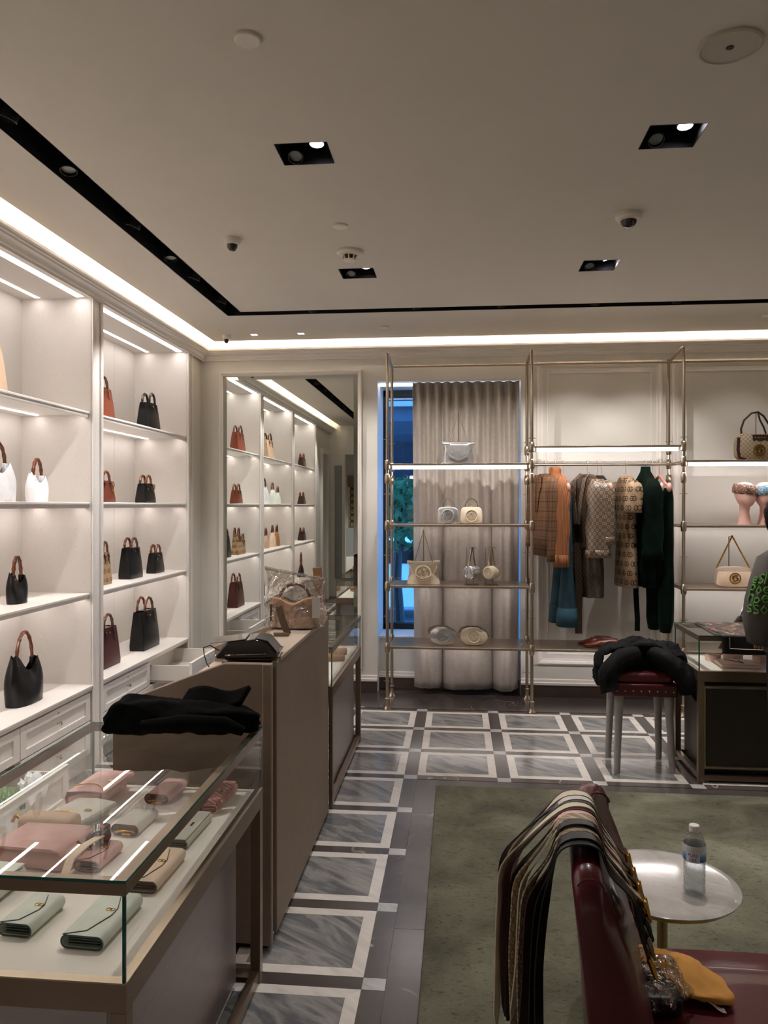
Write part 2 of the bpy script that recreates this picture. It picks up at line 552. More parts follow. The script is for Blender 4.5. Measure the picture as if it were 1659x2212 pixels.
# left wall is behind the cabinets; plane above and beside them
mb = MB()
mb.box(XL - .55, XL - .45, YB, YW, -.05, 3.27)
mb.box(XL - .45, XL, -.31, YW, 2.875, 3.27)
mb.box(XL - .45, XL - .02, 6.24, YW, 0, 2.875)
mb.box(XL - .45, XL - .02, .62, 1.16, 0, 2.875)
mb.box(XL - .45, XL - .02, .14, .62, 2.45, 2.875)
mb.box(XL - .45, XL - .02, -.31, .14, 0, 2.875)
struct(mb.build('wall_left', 'wall'))
struct(MB().box(XR, XR + .1, YB, 7.16, -.05, 3.27).build('wall_right', 'wall'))
struct(MB().box(XL - .6, XR, YB - .1, YB, -.05, 3.27).build('wall_front', 'wall'))
mb = MB(); mb.box(XL - .6, -1.98, -.45, -.31, 0, 3.27); mb.box(-1.98, -.75, -.45, -.31, 2.5, 3.27)
struct(mb.build('wall_return', 'wall'))
# dark doorway in the left wall, seen in the mirror
d = struct(MB().box(XL - .44, XL - .40, .14, .62, 0, 2.45).build('door_1', mat('dark_wood_door', '#2a1d16', .4)))
fr = MB()
for (a, b) in (((.08, .14), 2.51), ((.62, .68), 2.51)): fr.box(XL - .02, XL + .02, a[0], a[1], 0, b)
fr.box(XL - .02, XL + .03, .06, .70, 2.45, 2.53)
fr.build('door_frame', 'trim', d, bevel=.004)

# ---- ceiling with slots and square holes, cove behind its edge
holes = [(-1.69, -1.57, YB, 5.55), (-1.57, XR, 5.45, 5.55)]
DL = [(-.71, -.505, 2.93, 3.115), (.705, .91, 2.92, 3.108), (-.706, -.5, 4.513, 4.708), (.716, .919, 4.495, 4.695), (2.2, 2.4, 2.93, 3.115), (2.2, 2.4, 4.5, 4.7)]  # last two are unseen, added to light the right of the room
SQ = [(-1.69, -1.64, 6.155, 6.205), (-1.30, -1.25, 6.155, 6.205)]
holes += DL + SQ
xs = sorted({CX0, XR} | {h[0] for h in holes} | {h[1] for h in holes}); xs = [x for x in xs if x >= CX0]
ys = sorted({YB, CY1} | {h[2] for h in holes} | {h[3] for h in holes})
mb = MB()
for a, b in zip(xs, xs[1:]):
    for c_, d_ in zip(ys, ys[1:]):
        mx, my = (a + b) / 2, (c_ + d_) / 2
        if any(h[0] < mx < h[1] and h[2] < my < h[3] for h in holes): continue
        mb.add([(a, c_, ZC), (b, c_, ZC), (b, d_, ZC), (a, d_, ZC)], [(0, 1, 2, 3)])
mb.add([(CX0, YB, ZC), (CX0, CY1, ZC), (CX0, CY1, ZC + .06), (CX0, YB, ZC + .06)], [(0, 1, 2, 3)])
mb.add([(CX0, CY1, ZC), (XR, CY1, ZC), (XR, CY1, ZC + .06), (CX0, CY1, ZC + .06)], [(0, 1, 2, 3)])
mb.box(XL - .6, XR, YB, 7.16, 3.27, 3.33)
struct(mb.build('ceiling', 'ceiling', smooth=0))
# black slot channel
mb = MB()
for x0, x1, y0, y1 in holes[:2]:
    mb.box(x0 - .004, x0, y0, y1, ZC, ZC + .16) if x0 < -1.6 else mb.box(x0, x1, y0 - .004, y0, ZC, ZC + .16)
    mb.box(x1, x1 + .004, y0, 5.45, ZC, ZC + .16) if x0 < -1.6 else mb.box(x0 - .12, x1, y1, y1 + .004, ZC, ZC + .16)
    mb.box(x0 - .01, x1 + .01, y0 - .01, y1 + .01, ZC + .16, ZC + .17)
struct(mb.build('trim_1', 'black', smooth=0))

# ---- cornice on left and back wall
prof = [(0, 2.858), (.012, 2.858), (.012, 2.872), (.024, 2.876), (.026, 2.890), (.034, 2.900), (.050, 2.908), (.052, 2.918), (.062, 2.921), (.062, 2.931), (.078, 2.935), (.078, 2.950), (.070, 2.955), (0, 2.955)]
mb = MB()
mb.rings([[(XL + o, -.31, z) for o, z in prof], [(XL + o, YW - o, z) for o, z in prof], [(XR, YW - o, z) for o, z in prof]])
struct(mb.build('trim_2', 'trim', smooth=50))
mb = MB(); mb.box(CX0 + .004, CX0 + .020, -.25, CY1 - .03, 3.062, 3.070); mb.box(CX0 + .03, XR, CY1 - .020, CY1 - .004, 3.062, 3.070)
tag(mb.build('cove_light', 'cove', smooth=0), 'warm white strip light hidden above the cornice', 'strip light')


def loft_frame(mb, x0, x1, z0, z1, y, prof, sgn=-1):
    """moulding frame on a wall of constant y; prof = [(inward offset, outward depth)]"""
    rs = []
    for o, dpt in prof:
        rs.append([(x0 + o, y + sgn * dpt, z0 + o), (x1 - o, y + sgn * dpt, z0 + o), (x1 - o, y + sgn * dpt, z1 - o), (x0 + o, y + sgn * dpt, z1 - o)])
    return mb.rings(rs, caps=(0, 0))


n = 3
for (a, b) in ((.655, 1.675), (1.755, 2.78), (2.86, 3.9)):
    mb = MB()
    loft_frame(mb, a, b, .27, 2.80, YW, [(0, -.001), (0, .014), (.012, .02), (.03, .014), (.034, .004), (.05, .004), (.05, -.001)])
    loft_frame(mb, a + .085, b - .085, .355, 2.715, YW, [(0, -.001), (0, .006), (.010, .006), (.012, -.001)])
    struct(mb.build('trim_%d' % n, 'trim', smooth=0)); n += 1
# baseboards
for nm, x0, x1, y in (('baseboard_left', XL, WIN[0] - .0, YW), ('baseboard_back', WIN[1], XR, YW), ('baseboard_window', WIN[0], WIN[1], 6.72)):
    mb = MB(); mb.prism([(y + .001, .10), (y - .022, .10), (y - .022, .118), (y - .014, .126), (y - .012, .145), (y + .001, .15)], 'x', x0, x1)
    struct(mb.build(nm, 'trim', smooth=0))
    p = MB().box(x0, x1, y - .016, y + .001, 0, .10).build('plinth_strip', 'plinth', bpy.data.objects[nm], smooth=0)

# ---- window
w = struct(MB().box(WIN[0] + .02, WIN[1] - .02, 7.12, 7.128, WIN[2] + .03, WIN[3] - .02).build('window_1', glassy('window_glass', '#cfe2f2', 1.0)))
mb = MB(); y0, y1 = 7.075, 7.15
mb.box(WIN[0], WIN[0] + .045, y0, y1, WIN[2], WIN[3]); mb.box(WIN[1] - .045, WIN[1], y0, y1, WIN[2], WIN[3])
mb.box(WIN[0], WIN[1], y0, y1, WIN[2], WIN[2] + .075); mb.box(WIN[0], WIN[1], y0, y1, WIN[3] - .06, WIN[3])
mb.build('window_frame', 'window_frame', w, bevel=.004)
MB().box(WIN[0], WIN[1], 6.70, 7.08, WIN[2], WIN[2] + .022).build('window_sill', 'trim', w, bevel=.004)
MB().box(WIN[0] + .005, WIN[1] - .005, 6.68, 6.72, WIN[3] - .018, WIN[3] - .002).build('head_light', emit('head_led', '#f2f4ff', 3.0), w)

# ---- mirror with moulded surround
mt = thing('wall_mirror', 'tall wall mirror reflecting the bag shelves, left of the window', 'mirror', (-1.447, YW, .2))
mb = MB(); loft_frame(mb, -2.075, -.82, .20, 2.76, YW, [(0, 0), (0, .022), (.008, .03), (.02, .026), (.028, .014), (.036, .014), (.036, 0)])
mb.build('frame', 'trim', mt, smooth=0)
MB().box(-2.005, -.892, YW - .008, YW - .006, .27, 2.69).build('glass', 'mirror', mt, smooth=0)
mb = MB(); a = (-2.039, -.856, .236, 2.724); q = .034
mb.rings([[(a[0], YW - .0015, a[2]), (a[1], YW - .0015, a[2]), (a[1], YW - .0015, a[3]), (a[0], YW - .0015, a[3])],
          [(a[0] + q, YW - .008, a[2] + q), (a[1] - q, YW - .008, a[2] + q), (a[1] - q, YW - .008, a[3] - q), (a[0] + q, YW - .008, a[3] - q)]], caps=(0, 0))
mb.build('bevel_strip', 'mirror', mt, smooth=0)

# ---- curtain
def cur(u, v):
    x = -.39 + .905 * u + (.02 * (v) * sin(9 * u + 1)); z = 2.656 - 2.61 * v
    fine = sin(2 * pi * 11 * u + 1.2 * sin(5 * u)); broad = sin(2 * pi * 5.2 * (u + .04 * sin(7 * u)) + .6)
    broad = 1 - 2 * (abs(sin(pi * 2.75 * (u + .04 * sin(7 * u)) + .3)) ** .62)
    k = min(1, v * 1.25) ** .8
    y = 6.615 + (.030 * fine * (1 - k) + .088 * broad * k + .02 * fine * k * .35) - .02 * v
    return (x, y, z + .010 * sin(14 * u) * v)
mb = MB().grid(cur, 240, 40)
tag(mb.build('curtain', mat('taupe_curtain', '#a89f96', .9, var=.06, vs=30, sheen=.3, bump=.08, bs=300), smooth=80, solid=.004), 'floor length taupe pleated curtain covering most of the window', 'curtain')

# ---- downlights
def lamp_head(parent, x, y, lit, tgt, z=ZC + .03, r=.031, power=0):
    ax = (V(tgt) - V((x, y, z))).normalized()
    q = V((0, 0, -1)).rotation_difference(ax).to_matrix().to_4x4(); mt_ = Matrix.Translation((x, y, z + .03)) @ q
    mb = MB(); mb.lathe([(r, .04), (r, -.012), (r * .9, -.014), (r * .86, -.002), (r * .86, .02)], n=24, caps=(1, 0)); mb.v = [(a, b, c_) for a, b, c_ in mb.v]
    mb.xf(mt_); h = mb.build('lamp_head', 'lamp_cup' if lit else 'black', parent)
    mb = MB(); mb.lathe([(r * .84, 0), (r * .84, .004)], n=24); mb.xf(mt_)
    mb.build('lens', 'lamp_on' if lit else 'lens_grey', h)
    if power:
        spot('spot_light', tuple(V((x, y, z + .03)) + ax * (.030 if not lit else .02)), tuple(V((x, y, z)) + ax * 3), power, 75, size=0 if not lit else .03)


wheres = ['nearest the camera on the left', 'nearest the camera on the right', 'farther one on the left', 'farther one on the right', 'unseen one added at the far right, near row', 'unseen one added at the far right, far row']
for i, (x0, x1, y0, y1) in enumerate(DL):
    t = thing('recessed_downlight', 'square black twin lamp recessed ceiling light, ' + wheres[i], 'ceiling light', ((x0 + x1) / 2, (y0 + y1) / 2, ZC), group='square recessed ceiling lights')
    mb = MB()
    mb.box(x0, x1, y0, y1, ZC + .12, ZC + .125)
    for b in ((x0 - .002, x0, y0, y1), (x1, x1 + .002, y0, y1), (x0, x1, y0 - .002, y0), (x0, x1, y1, y1 + .002)): mb.box(*b, ZC - .001, ZC + .12)
    mb.build('housing', 'black', t, smooth=0)
    cy = (y0 + y1) / 2
    lamp_head(t, x0 + .055, cy + .05, False, (x0 + .1, cy - 2.0, 0), z=ZC - .012)
    lamp_head(t, x1 - .055, cy + .0, True, (x1 - .05, cy - .35, 0) if i != 3 else (1.75, 4.80, .6), z=ZC + .02, power=32 if i != 3 else 60)
for i, (x0, x1, y0, y1) in enumerate(SQ):
    t = thing('small_downlight', 'tiny lit square ceiling light near the mirror, %s one' % ('left', 'right')[i], 'ceiling light', ((x0 + x1) / 2, y0, ZC), group='tiny square ceiling lights')
    mb = MB(); mb.box(x0, x1, y0, y1, ZC + .01, ZC + .014); mb.build('diffuser', emit('tiny_lamp', '#ffffff', 6), t, smooth=0)
    loft = MB(); loft.box(x0 - .004, x0, y0, y1, ZC - .002, ZC + .014); loft.box(x1, x1 + .004, y0, y1, ZC - .002, ZC + .014); loft.box(x0, x1, y0 - .004, y0, ZC - .002, ZC + .014); loft.box(x0, x1, y1, y1 + .004, ZC - .002, ZC + .014)
    loft.build('rim', 'plastic_white', t, smooth=0)
# track spotlights in the slot
for i, y in enumerate((1.3, 2.0, 2.66, 3.1, 3.75, 4.26, 4.65, 5.2)):
    t = thing('track_spotlight', 'small black spotlight in the long ceiling slot, %s counted from the back corner' % ('eighth', 'seventh', 'sixth', 'fifth', 'fourth', 'third', 'second', 'first')[i], 'spotlight', (-1.63, y, ZC), group='spotlights inside the ceiling slot')
    lamp_head(t, -1.632, y, False, (-2.35, y + .1, 1.1) if i % 2 == 0 or i == 7 else (-1.3, y - .7, 0), z=ZC - .012, r=.036, power=26 if i % 2 == 0 or i == 7 else 0)

for x, nm in ((-1.05, 'above the mirror'), (-.3, 'above the left rack post'), (.3, 'above the curtain'), (.95, 'above the blazer'), (1.5, 'above the velvet clothes'), (2.25, 'above the right rack bay'), (3.2, 'beyond the right picture edge')):
    t = thing('track_spotlight', 'small black spotlight in the back ceiling slot, ' + nm, 'spotlight', (x, 5.5, ZC), group='spotlights inside the back ceiling slot')
    lamp_head(t, x, 5.49, False, (x, 6.6, 1.2), z=ZC - .016, r=.030, power=16 if x < 1.9 else 7)

# ---- ceiling devices
def disc(name, label, cat, x, y, prof, m, n=32):
    t = thing(name, label, cat, (x, y, ZC)); mb = MB().lathe([(r, z) for r, z in prof], (x, y, ZC), n); mb.build('body', m, t); return t
M['speaker'] = mat('speaker_grille', '#b5aca0', .7, var=.02)
t = disc('ceiling_speaker', 'large round flush ceiling speaker with a dark centre hole', 'speaker', .823, 2.434, [(.094, 0), (.094, -.006), (.086, -.009), (.084, -.006), (.02, -.006)], 'speaker', 48)
MB().lathe([(.011, -.002), (.011, -.0085)], (.823, 2.434, ZC)).build('centre_hole', 'black', t)
tag(MB().lathe([(.040, 0), (.040, -.008), (.036, -.011)], (-.628, 2.257, ZC), 32).build('sprinkler_cover', 'plastic_white'), 'round white cover disc on the ceiling at the top left', 'sprinkler cover')
tag(MB().lathe([(.038, 0), (.038, -.008), (.034, -.010)], (-.587, 3.812, ZC), 32).build('sprinkler_cover', 'plastic_white'), 'round white cover disc above the smoke detector', 'sprinkler cover')
tag(MB().lathe([(.04, 0), (.04, -.008), (.036, -.010)], (-.578, 6.008, ZC), 32).build('sprinkler_cover', 'plastic_white'), 'round white cover disc above the window end of the room', 'sprinkler cover')
tag(MB().lathe([(.04, 0), (.04, -.008), (.036, -.010)], (2.26, 5.897, ZC), 32).build('sprinkler_cover', 'plastic_white'), 'round white cover disc cut by the right edge of the picture', 'sprinkler cover')
t = disc('smoke_detector', 'white domed smoke detector with a slotted nose', 'smoke detector', -.595, 4.2, [(.072, 0), (.072, -.014), (.064, -.022), (.04, -.026)], 'plastic_white')
mb = MB()
for k in range(8):
    a = k * pi / 4; mb.tube([(-.595 + .042 * cos(a), 4.2 + .042 * sin(a), ZC - .022), (-.595 + .03 * cos(a), 4.2 + .03 * sin(a), ZC - .05)], .004, 6)
mb.lathe([(.04, -.022), (.036, -.026), (.016, -.026)], (-.595, 4.2, ZC)); mb.lathe([(.034, -.048), (.03, -.054), (.012, -.058)], (-.595, 4.2, ZC))
mb.build('cage', 'plastic_white', t)
MB().lathe([(.026, -.026), (.026, -.048)], (-.595, 4.2, ZC)).build('sensor', 'edge_brown', t)
for (x, y, r, lb) in ((-1.179, 3.942, .045, 'small white dome camera beside the black ceiling slot'), (.814, 3.793, .062, 'wide white dome camera on the right half of the ceiling'), (-1.897, 6.177, .034, 'tiny dome camera in the back left ceiling corner')):
    t = disc('dome_camera', lb, 'security camera', x, y, [(r, 0), (r, -.018), (r * .86, -.03), (r * .62, -.034)], 'plastic_white')
    MB().lathe([(r * .62, -.032), (r * .58, -.048), (r * .40, -.062), (r * .12, -.067)], (x, y, ZC)).build('dome', 'smoked', t)
# ============================================================ SHELVED CABINETS (left wall)
SHZ = [2.17, 1.62, 1.07, .515]
CB = XL - .44                       # back of the cabinets


def drawer(par, y0, y1, z0, z1, pull=0.0, key=True):
    X = XL + .004 + pull
    t = .022; f = .055
    mb = MB(); mb.box(X - t, X - .010, y0, y1, z0, z1)
    mb.box(X - .012, X, y0, y0 + f, z0, z1); mb.box(X - .012, X, y1 - f, y1, z0, z1)
    mb.box(X - .012, X, y0 + f, y1 - f, z1 - .045, z1); mb.box(X - .012, X, y0 + f, y1 - f, z0, z0 + .04)
    d = mb.build('drawer', 'cabinet', par, smooth=0, bevel=.0015)
    ym = (y0 + y1) / 2
    mb = MB(); mb.v = []; mb.lathe([(.005, 0), (.004, .012), (.011, .018), (.012, .026), (.007, .031)], n=16); mb.xf(Matrix.Translation((X - .010, ym, (z0 + z1) / 2)) @ Matrix.Rotation(R(90), 4, 'Y'))
    mb.build('knob', 'chrome', d)
    if key:
        mb = MB().lathe([(.006, 0), (.006, .003)], n=12); mb.xf(Matrix.Translation((X - .001, ym, z1 - .022)) @ Matrix.Rotation(R(90), 4, 'Y')); mb.build('keyhole', 'nickel', d)
    if pull:
        mb = MB()
        a, b = y0 + .03, y1 - .03; xb = X - .42
        mb.box(xb, X - t, a, a + .014, z0 + .02, z1 - .03); mb.box(xb, X - t, b - .014, b, z0 + .02, z1 - .03)
        mb.box(xb, xb + .014, a, b, z0 + .02, z1 - .03); mb.box(xb, X - t, a, b, z0 + .015, z0 + .025)
        mb.build('drawer_box', 'inner', d, smooth=0)
    return d


wb = ['far left bay seen only in the mirror', 'left bay, cut by the picture edge', 'right bay, next to the mirror']
for bi, (y0, y1) in enumerate(((1.30, 2.82), (2.96, 4.48), (4.62, 6.14))):
    c = thing('display_cabinet', 'tall built-in white display cabinet with lit shelves, ' + wb[bi], 'cabinet', (XL - .2, (y0 + y1) / 2, 0), group='lit shelf bays along the left wall')
    for k, (a, b) in enumerate(((y0 - .012, y0), (y1, y1 + .012))):
        MB().box(CB, XL + .002, a, b, .0, 2.87).build('side_panel', 'inner', c, smooth=0)
    ys_ = y0 + (y1 - y0) * .745
    MB().box(CB - .01, CB, y0, ys_ - .002, 0, 2.87).build('back_panel', 'inner', c, smooth=0)
    MB().box(CB - .01, CB, ys_ + .002, y1, 0, 2.87).build('back_panel', 'inner', c, smooth=0)
    MB().box(CB - .012, CB - .010, y0, y1, 0, 2.87).build('seam_strip', 'seam', c, smooth=0)
    s = MB().box(CB, XL, y0, y1, 2.86, 2.875).build('soffit', 'inner', c, smooth=0)
    for (xa, xb, h) in ((XL - .075, XL - .03, 2.858), (XL - .335, XL - .31, 2.858)):
        MB().box(xa, xb, y0 + .012, y1 - .03, h, h + .003).build('light_strip', 'led', s, smooth=0)
    for k, z in enumerate(SHZ):
        mb = MB()
        x = XL - .012 if k < 3 else XL + .01
        mb.prism([(CB, z), (CB, z - .022), (x - .05, z - .022), (x - .03, z - .040), (x - .006, z - .040), (x, z - .032), (x, z - .018), (x + .006, z - .014), (x + .006, z - .004), (x, z)], 'y', y0 + .001, y1 - .001) if 0 else None
        poly = [(CB, z), (CB, z - .022), (x - .03, z - .022), (x - .022, z - .036), (x - .004, z - .036), (x, z - .028), (x, z - .016), (x + .008, z - .012), (x + .008, z - .003), (x + .003, z)]
        mb = MB().rings([[(p[0], y0 + .001, p[1]) for p in poly], [(p[0], y1 - .001, p[1]) for p in poly]])
        sh = mb.build('shelf', 'cabinet', c, smooth=30)
        if k < 3:
            for (xa, xb) in ((XL - .062, XL - .046), (XL - .335, XL - .312)):
                MB().box(xa, xb, y0 + .012, y1 - .03, z - .025, z - .0215).build('light_strip', 'led', sh, smooth=0)
    ym = (y0 + y1) / 2
    for (a, b) in ((y0 + .01, ym - .003), (ym + .003, y1 - .01)):
        for (z0, z1) in ((.302, .468), (.10, .296)):
            up = z0 > .3
            pull = 0
            if bi == 2 and b > ym + .1 and up: pull = .31
            if bi == 1 and b < ym and not up: pull = .26
            drawer(c, a, b, z0, z1, pull, up)
    MB().box(CB, XL - .03, y0, y1, 0, .095).build('toe_kick', 'cabinet', c, smooth=0)
    MB().box(CB + .002, XL - .02, ym - .009, ym + .009, .1, .478).build('drawer_divider', 'inner', c, smooth=0)
    mb = MB()
    for sx in (y0, y1):
        sg = 1 if sx == y0 else -1
        for top in SHZ[:3]:
            for dx in (.10, .32):
                for dz in (.13, .24, .36): mb.tube([(XL - dx, sx, top - dz - .03), (XL - dx, sx + sg * .004, top - dz - .03)], .0055, 8)
    mb.build('shelf_pins', 'plastic_white', c, smooth=0)
# pilasters between the bays
for i, (a, b) in enumerate(((1.16, 1.288), (2.832, 2.948), (4.492, 4.608), (6.152, 6.24))):
    mb = MB(); mb.box(XL - .44, XL + .004, a, b, 0, 2.858)
    mb.box(XL + .004, XL + .016, a - .012, a + .018, 0, 2.858); mb.box(XL + .004, XL + .016, b - .018, b + .012, 0, 2.858)
    mb.box(XL + .004, XL + .010, a + .03, b - .03, .05, 2.82)
    struct(mb.build('trim_%d' % (6 + i), 'cabinet', smooth=0, bevel=.003))

# ============================================================ HANDBAGS
def bamboo(mb, c, rad, a0, a1, axis_y, rise=1.0, r=.009, n=22, x=0):
    """arched bamboo handle in a plane of constant x (local): knuckled tube"""
    pts = arc(c, rad, a0, a1, n, 'yz', x, 1, rise)
    rs = [r * (1.18 if i % 4 == 0 else (.9 if i % 4 == 2 else 1.0)) for i in range(n + 1)]
    mb.tube(pts, rs, 8)


def make_tote(label, body, w, d, h, hh, handle='bamboo', strap=None, name='handbag', charm=False):
    """structured bamboo tote, front faces +X, width along Y"""
    t = proto(name, label, 'handbag'); strap = strap or body
    mb = MB(); rs = []
    for i in range(9):
        k = i / 8; z = h * k; hw = w / 2 * (1 - .10 * k); hd = d / 2 * (1 - .45 * k ** 1.3); g = hd * .55 * k
        if i == 0: hw *= .97; hd *= .95
        e = .006
        rs.append([(hd, -hw + e, z), (hd, hw - e, z), (hd - e, hw, z), (g * .0, hw - (d * .16 * k), z), (-hd + e, hw, z), (-hd, hw - e, z), (-hd, -hw + e, z), (-hd + e, -hw, z), (0, -hw + (d * .16 * k), z), (hd - e, -hw, z)])
    mb.rings(rs, caps=(1, 0)); top = h
    b = mb.build('body', body, t, smooth=50, bevel=.0015)
    hd = d / 2 * .55; hw = w / 2 * .9
    MB().box(-hd * .9, hd * .9, -hw * .9, hw * .9, h * .955, h * .965).build('lining', 'l_darkbrown', t, smooth=0)
    MB().box(-hd * 1.02, hd * 1.10, -hw * .34, hw * .34, h * .99, h * 1.015).build('closure_tab', body, t, bevel=.003)
    for sx in (1, -1):
        mb = MB(); hr = w * .235
        bamboo(mb, (0, h), hr, 0, 180, True, (hh / hr), x=hd * sx * .92, r=.0092 * (w / .24) ** .3)
        hnd = mb.build('handle', handle, t)
        mb = MB()
        for yy in (-hr, hr): mb.tube([(hd * sx * .95, yy, h * .90), (hd * sx * .95, yy, h + .006)], .0062, 8)
        mb.build('handle_loop', body, hnd)
    for sy in (-1, 1):
        yy = sy * w * .2
        mb = MB(); x0 = hd + .004
        def fx(z): return d / 2 * (1 - .45 * (z / h) ** 1.3) + .004
        mb.tube([(fx(h * .93), yy, h * .95), (fx(h * .88) + .004, yy + .004 * sy, h * .88), (fx(h * .76) + .003, yy - .006 * sy, h * .76), (fx(h * .63) + .002, yy + .010 * sy, h * .63)], [.004, .005, .0038, .0015], 6)
        mb.tube([(fx(h * .90) + .002, yy - .012, h * .90), (fx(h * .9) + .006, yy, h * .885), (fx(h * .9) + .002, yy + .012, h * .90)], .0035, 6)
        mb.build('tie_strap', strap, t)
    mb = MB().box(hd + .002, hd + .012, -.010, .010, h * .86, h * .90); mb.build('clasp', 'gold', t, bevel=.002)
    if charm:
        mb = MB()
        pts = [(fx(h * .8) + .008, w * .32 + .012 * sin(i * .7), h * (.95 - .05 * i)) for i in range(12)]
        for i, p in enumerate(pts): mb.ell(p, (.004, .005, .006), 8, 5)
        mb.build('chain', 'gold', t)
    return t


def make_hobo(label, body, w, d, h, hh, ring='gold', name='hobo_bag'):
    """slouchy two peaked bag with one bamboo handle; broad side to +X"""
    t = proto(name, label, 'handbag')
    mb = MB(); n = 72; m = 16; rs = []
    for i in range(m + 1):
        k = i / m; ring_ = []
        for j in range(n):
            u = 2 * pi * j / n
            cy = cos(u); sxn = sin(u)
            px = math.copysign(abs(sxn) ** .75, sxn); py = math.copysign(abs(cy) ** .8, cy)
            hw = w / 2 * (.90 + .12 * sin(pi * min(1, k * 1.05)) - .30 * max(0, k - .55) ** 1.1)
            hd = d / 2 * (1.0 - .72 * k ** 2.2)
            yy = py * hw; f = yy / (w / 2)
            topz = h * (1 - .34 * math.exp(-((f - .08) / .40) ** 2) - .45 * max(0, abs(f) - .62) - .05 * f)
            z = topz * k
            wr = 1 + .04 * sin(5 * u + 3 * k) * (k > .05)
            ring_.append((px * hd * wr + .012 * k * sin(3 * f), yy * (1 - .03 * sin(7 * k)), z))
        rs.append(ring_)
    mb.rings(rs, caps=(1, 0)); mb.build('body', body, t, smooth=80)
    MB().box(-d * .10, d * .10, -w * .2, w * .2, h * .55, h * .57).build('lining', 'l_darkbrown', t)
    hr = w * .26; z0 = h * .86
    mb = MB(); bamboo(mb, (0, z0), hr, -4, 184, True, hh / hr, x=0, r=.0095, n=28); mb.build('handle', 'bamboo', t)
    for s in (-1, 1): MB().box(-.010, .010, s * hr - .012, s * hr + .012, z0 - .05, z0 + .008).build('handle_tab', body, t, bevel=.003)
    mb = MB().tube([(d * .12 + .016 * cos(a) * .3, -hr - .004 + .013 * cos(a), z0 - .030 + .016 * sin(a)) for a in [2 * pi * i / 14 for i in range(14)]], .0028, 6, closed=True)
    mb.build('ring', ring, t)
    return t


RG = 'bags on the lit shelves'
BX = -2.38
def tote(label, col, y, w, d, h, lvl, hh, **kw):
    o = make_tote(label, col, w, d, h, hh, **kw); o['group'] = 'bamboo handled bags on the lit shelves'
    place(o, (BX, y, SHZ[lvl] + .001), 0); return o
def hobo(label, col, y, w, d, h, lvl, hh, **kw):
    o = make_hobo(label, col, w, d, h, hh, **kw); o['group'] = 'bamboo handled bags on the lit shelves'
    place(o, (BX, y, SHZ[lvl] + .001), 0); return o

tote('rust brown tote on the top shelf of the right bay', 'l_brown', 4.92, .27, .11, .215, 0, .075, charm=False)
tote('black tote with black cane handles on the top shelf of the right bay', 'l_black', 5.745, .226, .11, .215, 0, .075, handle='bamboo_black')
tote('small rust brown bag with a gold chain on the second shelf', 'l_brown', 4.975, .22, .09, .145, 1, .062, strap='l_darkbrown', charm=True)
tote('small black bag with bamboo handles and gold trim on the second shelf', 'l_black', 5.688, .205, .09, .145, 1, .062, charm=True)
tote('tan ring-printed tote, taller one at the left of the third shelf', 'bigprint', 4.965, .14, .085, .215, 2, .07, strap='l_choc')
tote('small tan ring-printed bag at the pilaster edge of the third shelf', 'bigprint', 4.80, .15, .08, .16, 2, .062, strap='l_choc')
tote('black bamboo handled tote in the middle of the third shelf', 'l_black', 5.421, .222, .10, .222, 2, .068)
tote('small black bamboo handled bag at the right of the third shelf', 'l_black', 5.881, .195, .08, .155, 2, .062)
tote('burgundy tote on the bottom shelf of the right bay', 'l_burg', 4.99, .28, .12, .26, 3, .09)
tote('large black tote on the bottom shelf of the right bay', 'l_black', 5.674, .31, .12, .285, 3, .098)
tote('large beige tote with brown straps on the top shelf, cut by the left edge', 'l_beige', 3.62, .34, .12, .245, 0, .085, strap='l_brown')
hobo('large white slouchy bag with a bamboo handle at the left picture edge', 'l_white', 3.78, .27, .12, .225, 1, .115)
hobo('small white slouchy bag with a bamboo handle and heart tag', 'l_white', 4.165, .165, .09, .165, 1, .10, ring='silver_leather')
hobo('beige slouchy bag at the left edge of the third shelf', 'l_beige', 3.70, .16, .08, .17, 2, .10)
hobo('black slouchy bag with bamboo handle on the third shelf of the left bay', 'l_black', 3.965, .14, .08, .17, 2, .105)
hobo('large black slouchy bag with tall bamboo handle above the drawers', 'l_black', 4.035, .29, .13, .27, 3, .155)
# seen only in the mirror
hobo('small mint slouchy bag seen in the mirror', 'l_mint', 2.99 + .08, .17, .09, .165, 1, .09)
hobo('larger mint slouchy bag seen in the mirror', 'l_mint', 3.36, .22, .10, .20, 1, .10)
hobo('tan slouchy bag seen in the mirror', 'l_tan', 3.12, .17, .09, .20, 2, .10)
hobo('peach slouchy bag between two others in the mirror', 'l_peach', 3.36, .18, .09, .20, 2, .10)
tote('dark brown bag on the top shelf of the farthest mirrored bay', 'l_choc', 1.48, .22, .10, .16, 0, .06)
tote('dark brown bag on the second shelf of the farthest mirrored bay', 'l_choc', 1.5, .2, .10, .12, 1, .06, charm=True)
tote('dark brown bag on the third shelf of the farthest mirrored bay', 'l_choc', 1.48, .2, .10, .13, 2, .06)
hobo('dark slouchy bag on the low shelf of the farthest mirrored bay', 'l_darkbrown', 1.55, .2, .10, .2, 3, .2)

